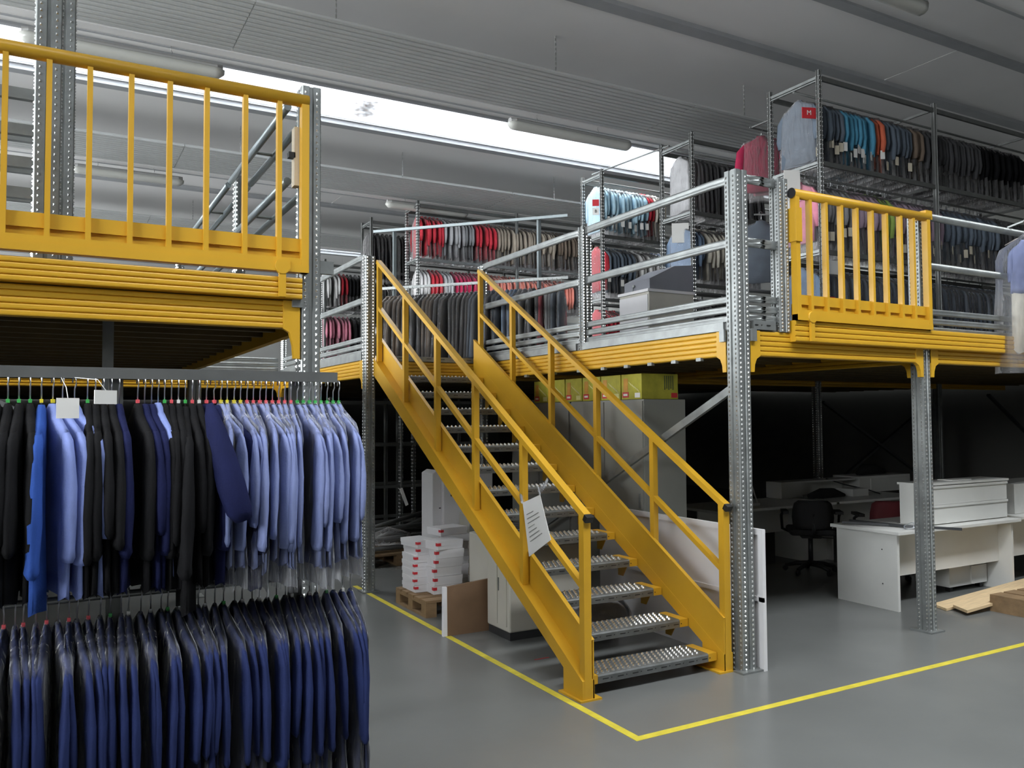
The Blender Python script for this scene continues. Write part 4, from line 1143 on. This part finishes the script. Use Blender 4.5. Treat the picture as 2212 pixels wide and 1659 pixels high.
MB().box(7.55, 4.92, .05, 8.13, 5.28, .235).build('body', WHITE, pd)
MB().box(7.88, 4.905, .055, 8.13, 4.92, .23).build('drawer', WHITE, pd)
for x in (7.6, 8.08):
    MB().box(x, 4.95, 0, x + .04, 5.0, .05).build('foot', BLACK, pd)
db = thing('drawer_chest', 'two tier white drawer chest standing on the white desk', 'drawer chest', (7.6, 4.95, .695))
MB().box(6.95, 4.76, .697, 8.22, 5.0, 1.06).build('body', WHITE, db)
for z in (.705, .88):
    d = MB().box(6.94, 4.735, z, 8.215, 4.76, z + .155).build('drawer', WHITE, db)
    MB().box(6.94, 4.725, z + .150, 8.22, 4.765, z + .172).build('grip_ledge', WHITE, d)
MB().box(6.93, 4.725, 1.06, 8.24, 5.01, 1.08).build('top', WHITE, db)
MB().box(7.45, 4.80, 1.081, 7.75, 4.95, 1.088).build('paper_sheets', PAPER, label='loose paper sheets on the white drawer chest', category='paper')
d2 = desk('white desk at the right edge beyond the drawer chest', 8.45, 9.9, 4.75, 5.35, .665)
MB().box(8.55, 4.85, .697, 9.8, 5.3, 1.0).build('drawer_chest', WHITE, label='white drawer chest at the right edge of the picture', category='drawer chest', bevel=.004)
for i, (a, b) in enumerate((((6.46, 5.25, .712), (6.95, 4.40, .708)), ((6.55, 5.22, .712), (6.78, 4.62, .712)), ((6.60, 5.28, .715), (6.72, 4.52, .715)))):
    MB().bar(a, b, .022, .022).build('dark_rod', STEELD, label=['long dark metal rod sticking out over the desk edge', 'shorter dark metal rod on the white desk', 'middle dark metal rod on the white desk'][i], category='rod')
MB().path([(6.62, 4.72, .71), (6.64, 4.66, .735), (6.67, 4.64, .74), (6.69, 4.66, .71)], [.02, .028, .026, .02], 8).build('clear_tape_roll', FILMB, label='crumpled clear plastic at the corner of the white desk', category='plastic')
# far desks
d3 = desk('white desk behind the black office chair', 6.31, 8.12, 6.73, 7.45, .655, zm=.33, mody=.35)
d4 = desk('white desk in the dim corner behind the red chair', 8.17, 9.7, 6.73, 7.45, .655, zm=.33, mody=.35)
MB().box(7.76, 6.80, .0, 8.10, 7.3, .65).build('pedestal', WHITE, label='tall white pedestal between the two far desks', category='pedestal')
sc1 = thing('desk_shelf', 'raised white shelf along the back of the far desks', 'shelf', (8.6, 7.4, .69))
MB().box(7.87, 7.28, .866, 9.23, 7.53, .886).build('top', WHITE, sc1)
MB().box(7.87, 7.28, .687, 8.24, 7.53, .866).build('side', WHITE, sc1)
MB().box(8.24, 7.49, .687, 9.23, 7.53, .866).build('back', WHITE, sc1)
sc2 = thing('desk_shelf', 'white drawer box at the back of the far desk', 'drawer box', (9.6, 7.5, .69))
MB().box(9.33, 7.30, .687, 10.38, 7.72, .90).build('body', WHITE, sc2)
MB().box(9.55, 7.285, .72, 10.33, 7.30, .865).build('drawer', WHITE, sc2)
MB().path([(9.5, 7.46, .93), (9.7, 7.5, .97), (9.9, 7.5, .97), (10.1, 7.5, .93)], [.03, .08, .07, .03], 10).build('black_bag', BLACKF, label='black bag lying on the far white drawer box', category='bag')
MB().path([(8.08, 7.04, .73), (8.29, 7.04, .75), (8.5, 7.04, .75), (8.71, 7.04, .71)], [.03, .065, .06, .02], 10).build('black_bag', BLACKF, label='black bag lying on the far white desk', category='bag')
MB().box(8.82, 7.0, .687, 9.12, 7.25, .78).build('white_carton', WHITE, label='small white carton on the far desk', category='carton', bevel=.003)
MB().path([(8.75, 7.35, .895), (8.97, 7.26, .82), (9.23, 7.1, .75), (9.39, 7.04, .695)], .008, 6).build('black_cable', BLACK, label='black cable trailing over the far desk', category='cable')
af = thing('easel', 'small white A shaped stand on the far desk', 'stand', (7.05, 6.95, .687))
MB().bar((6.99, 6.95, .687), (7.06, 6.97, .90), .012, .012).build('leg', WHITE, af)
MB().bar((7.13, 6.95, .687), (7.06, 6.97, .90), .012, .012).build('leg', WHITE, af)
MB().bar((7.06, 7.05, .687), (7.06, 6.97, .90), .012, .012).build('leg', WHITE, af)
MB().box(6.73, 6.88, .687, 7.09, 7.14, .715).build('paper_stack', PAPER, label='flat white stack of papers on the far desk', category='paper')
def office_chair(label, x, y, rz, m, hb=.80):
    t = thing('office_chair', label, 'chair', (x, y, 0), rz)
    L = dict(local=True)
    for k in range(5):
        a = k * 2 * PI / 5 + .3
        c, s = math.cos(a), math.sin(a)
        leg = MB().path([(0, 0, .10), (.15 * c, .15 * s, .09), (.27 * c, .27 * s, .06)], [.03, .025, .018], 8).build('base_leg', BLACK, t, **L)
        MB().tube((.27 * c - .015 * s, .27 * s + .015 * c, .028), (.27 * c + .015 * s, .27 * s - .015 * c, .028), .028, 12).build('castor', BLACK, leg, **L)
    MB().tube((0, 0, .08), (0, 0, .40), .025, 12).build('gas_column', BLACK, t, **L)
    MB().box(-.10, -.10, .38, .10, .10, .42).build('mechanism', BLACK, t, **L)
    MB().bar((.08, 0, .38), (.26, .03, .37), .012, .012).build('lever', BLACK, t, **L)
    MB().box(-.235, -.22, .42, .235, .23, .49).build('seat', m, t, bevel=.03, **L)
    MB().path([(0, -.12, .40), (0, -.25, .42), (0, -.28, .50), (0, -.265, .66)], [.02, .02, .02, .02], 8, 0).build('back_support', BLACK, t, **L)
    bk = MB()
    rings = []
    for z, hw in ((.50, .17), (.53, .205), (.62, .215), (.70, .21), (hb - .03, .19), (hb, .15)):
        rings.append([(hw * sx, -.245 + dy - .03 * abs(sx) ** 2 * -1, z) for sx, dy in ((-1, .0), (-.6, -.03), (0, -.035), (.6, -.03), (1, .0), (.6, .03), (0, .025), (-.6, .03))])
    bk.loft(rings, 0, True).build('backrest', m, t, **L)
    for s in (-1, 1):
        a = MB().path([(.22 * s, .02, .44), (.29 * s, .02, .47), (.30 * s, .0, .62), (.295 * s, -.1, .655)], .016, 8).build('arm', BLACK, t, **L)
        MB().box(.265 * s - .03, -.14, .645, .265 * s + .06 * (1 if s > 0 else .5), .12, .675).build('arm_pad', BLACK, a, **L)
    return t
office_chair('black office chair with armrests in front of the far desk', 7.27, 6.33, -.72, BLACKF)
office_chair('dark red office chair behind the white desk', 7.72, 5.75, -.6, REDF, .82)
# planks and pallet at the right edge
MB().add([(6.82, 4.48, .002), (6.90, 4.66, .002), (9.4, 4.64, .15), (9.4, 4.46, .15), (6.82, 4.48, .024), (6.90, 4.66, .024), (9.4, 4.64, .172), (9.4, 4.46, .172)],
         [(0, 1, 2, 3), (4, 7, 6, 5), (0, 4, 5, 1), (1, 5, 6, 2), (2, 6, 7, 3), (3, 7, 4, 0)]).build('pine_plank', PINE, label='rear pale pine plank lying on the floor beside the desk', category='plank')
MB().add([(6.80, 4.28, .026), (6.90, 4.47, .026), (9.3, 4.43, .175), (9.3, 4.26, .175), (6.80, 4.28, .05), (6.90, 4.47, .05), (9.3, 4.43, .197), (9.3, 4.26, .197)],
         [(0, 1, 2, 3), (4, 7, 6, 5), (0, 4, 5, 1), (1, 5, 6, 2), (2, 6, 7, 3), (3, 7, 4, 0)]).build('pine_plank', PINE, label='front pale pine plank resting on the pallet at right', category='plank')
pallet('wooden pallet at the right edge under the pine planks', 7.16, 4.0, 8.36, 4.3, 'y', deck=6)
MB().box(3.0, 5.05, 0, 3.12, 5.065, .0012).build('red_tape', REDP, label='short red tape mark on the floor under the stairs', category='floor tape')
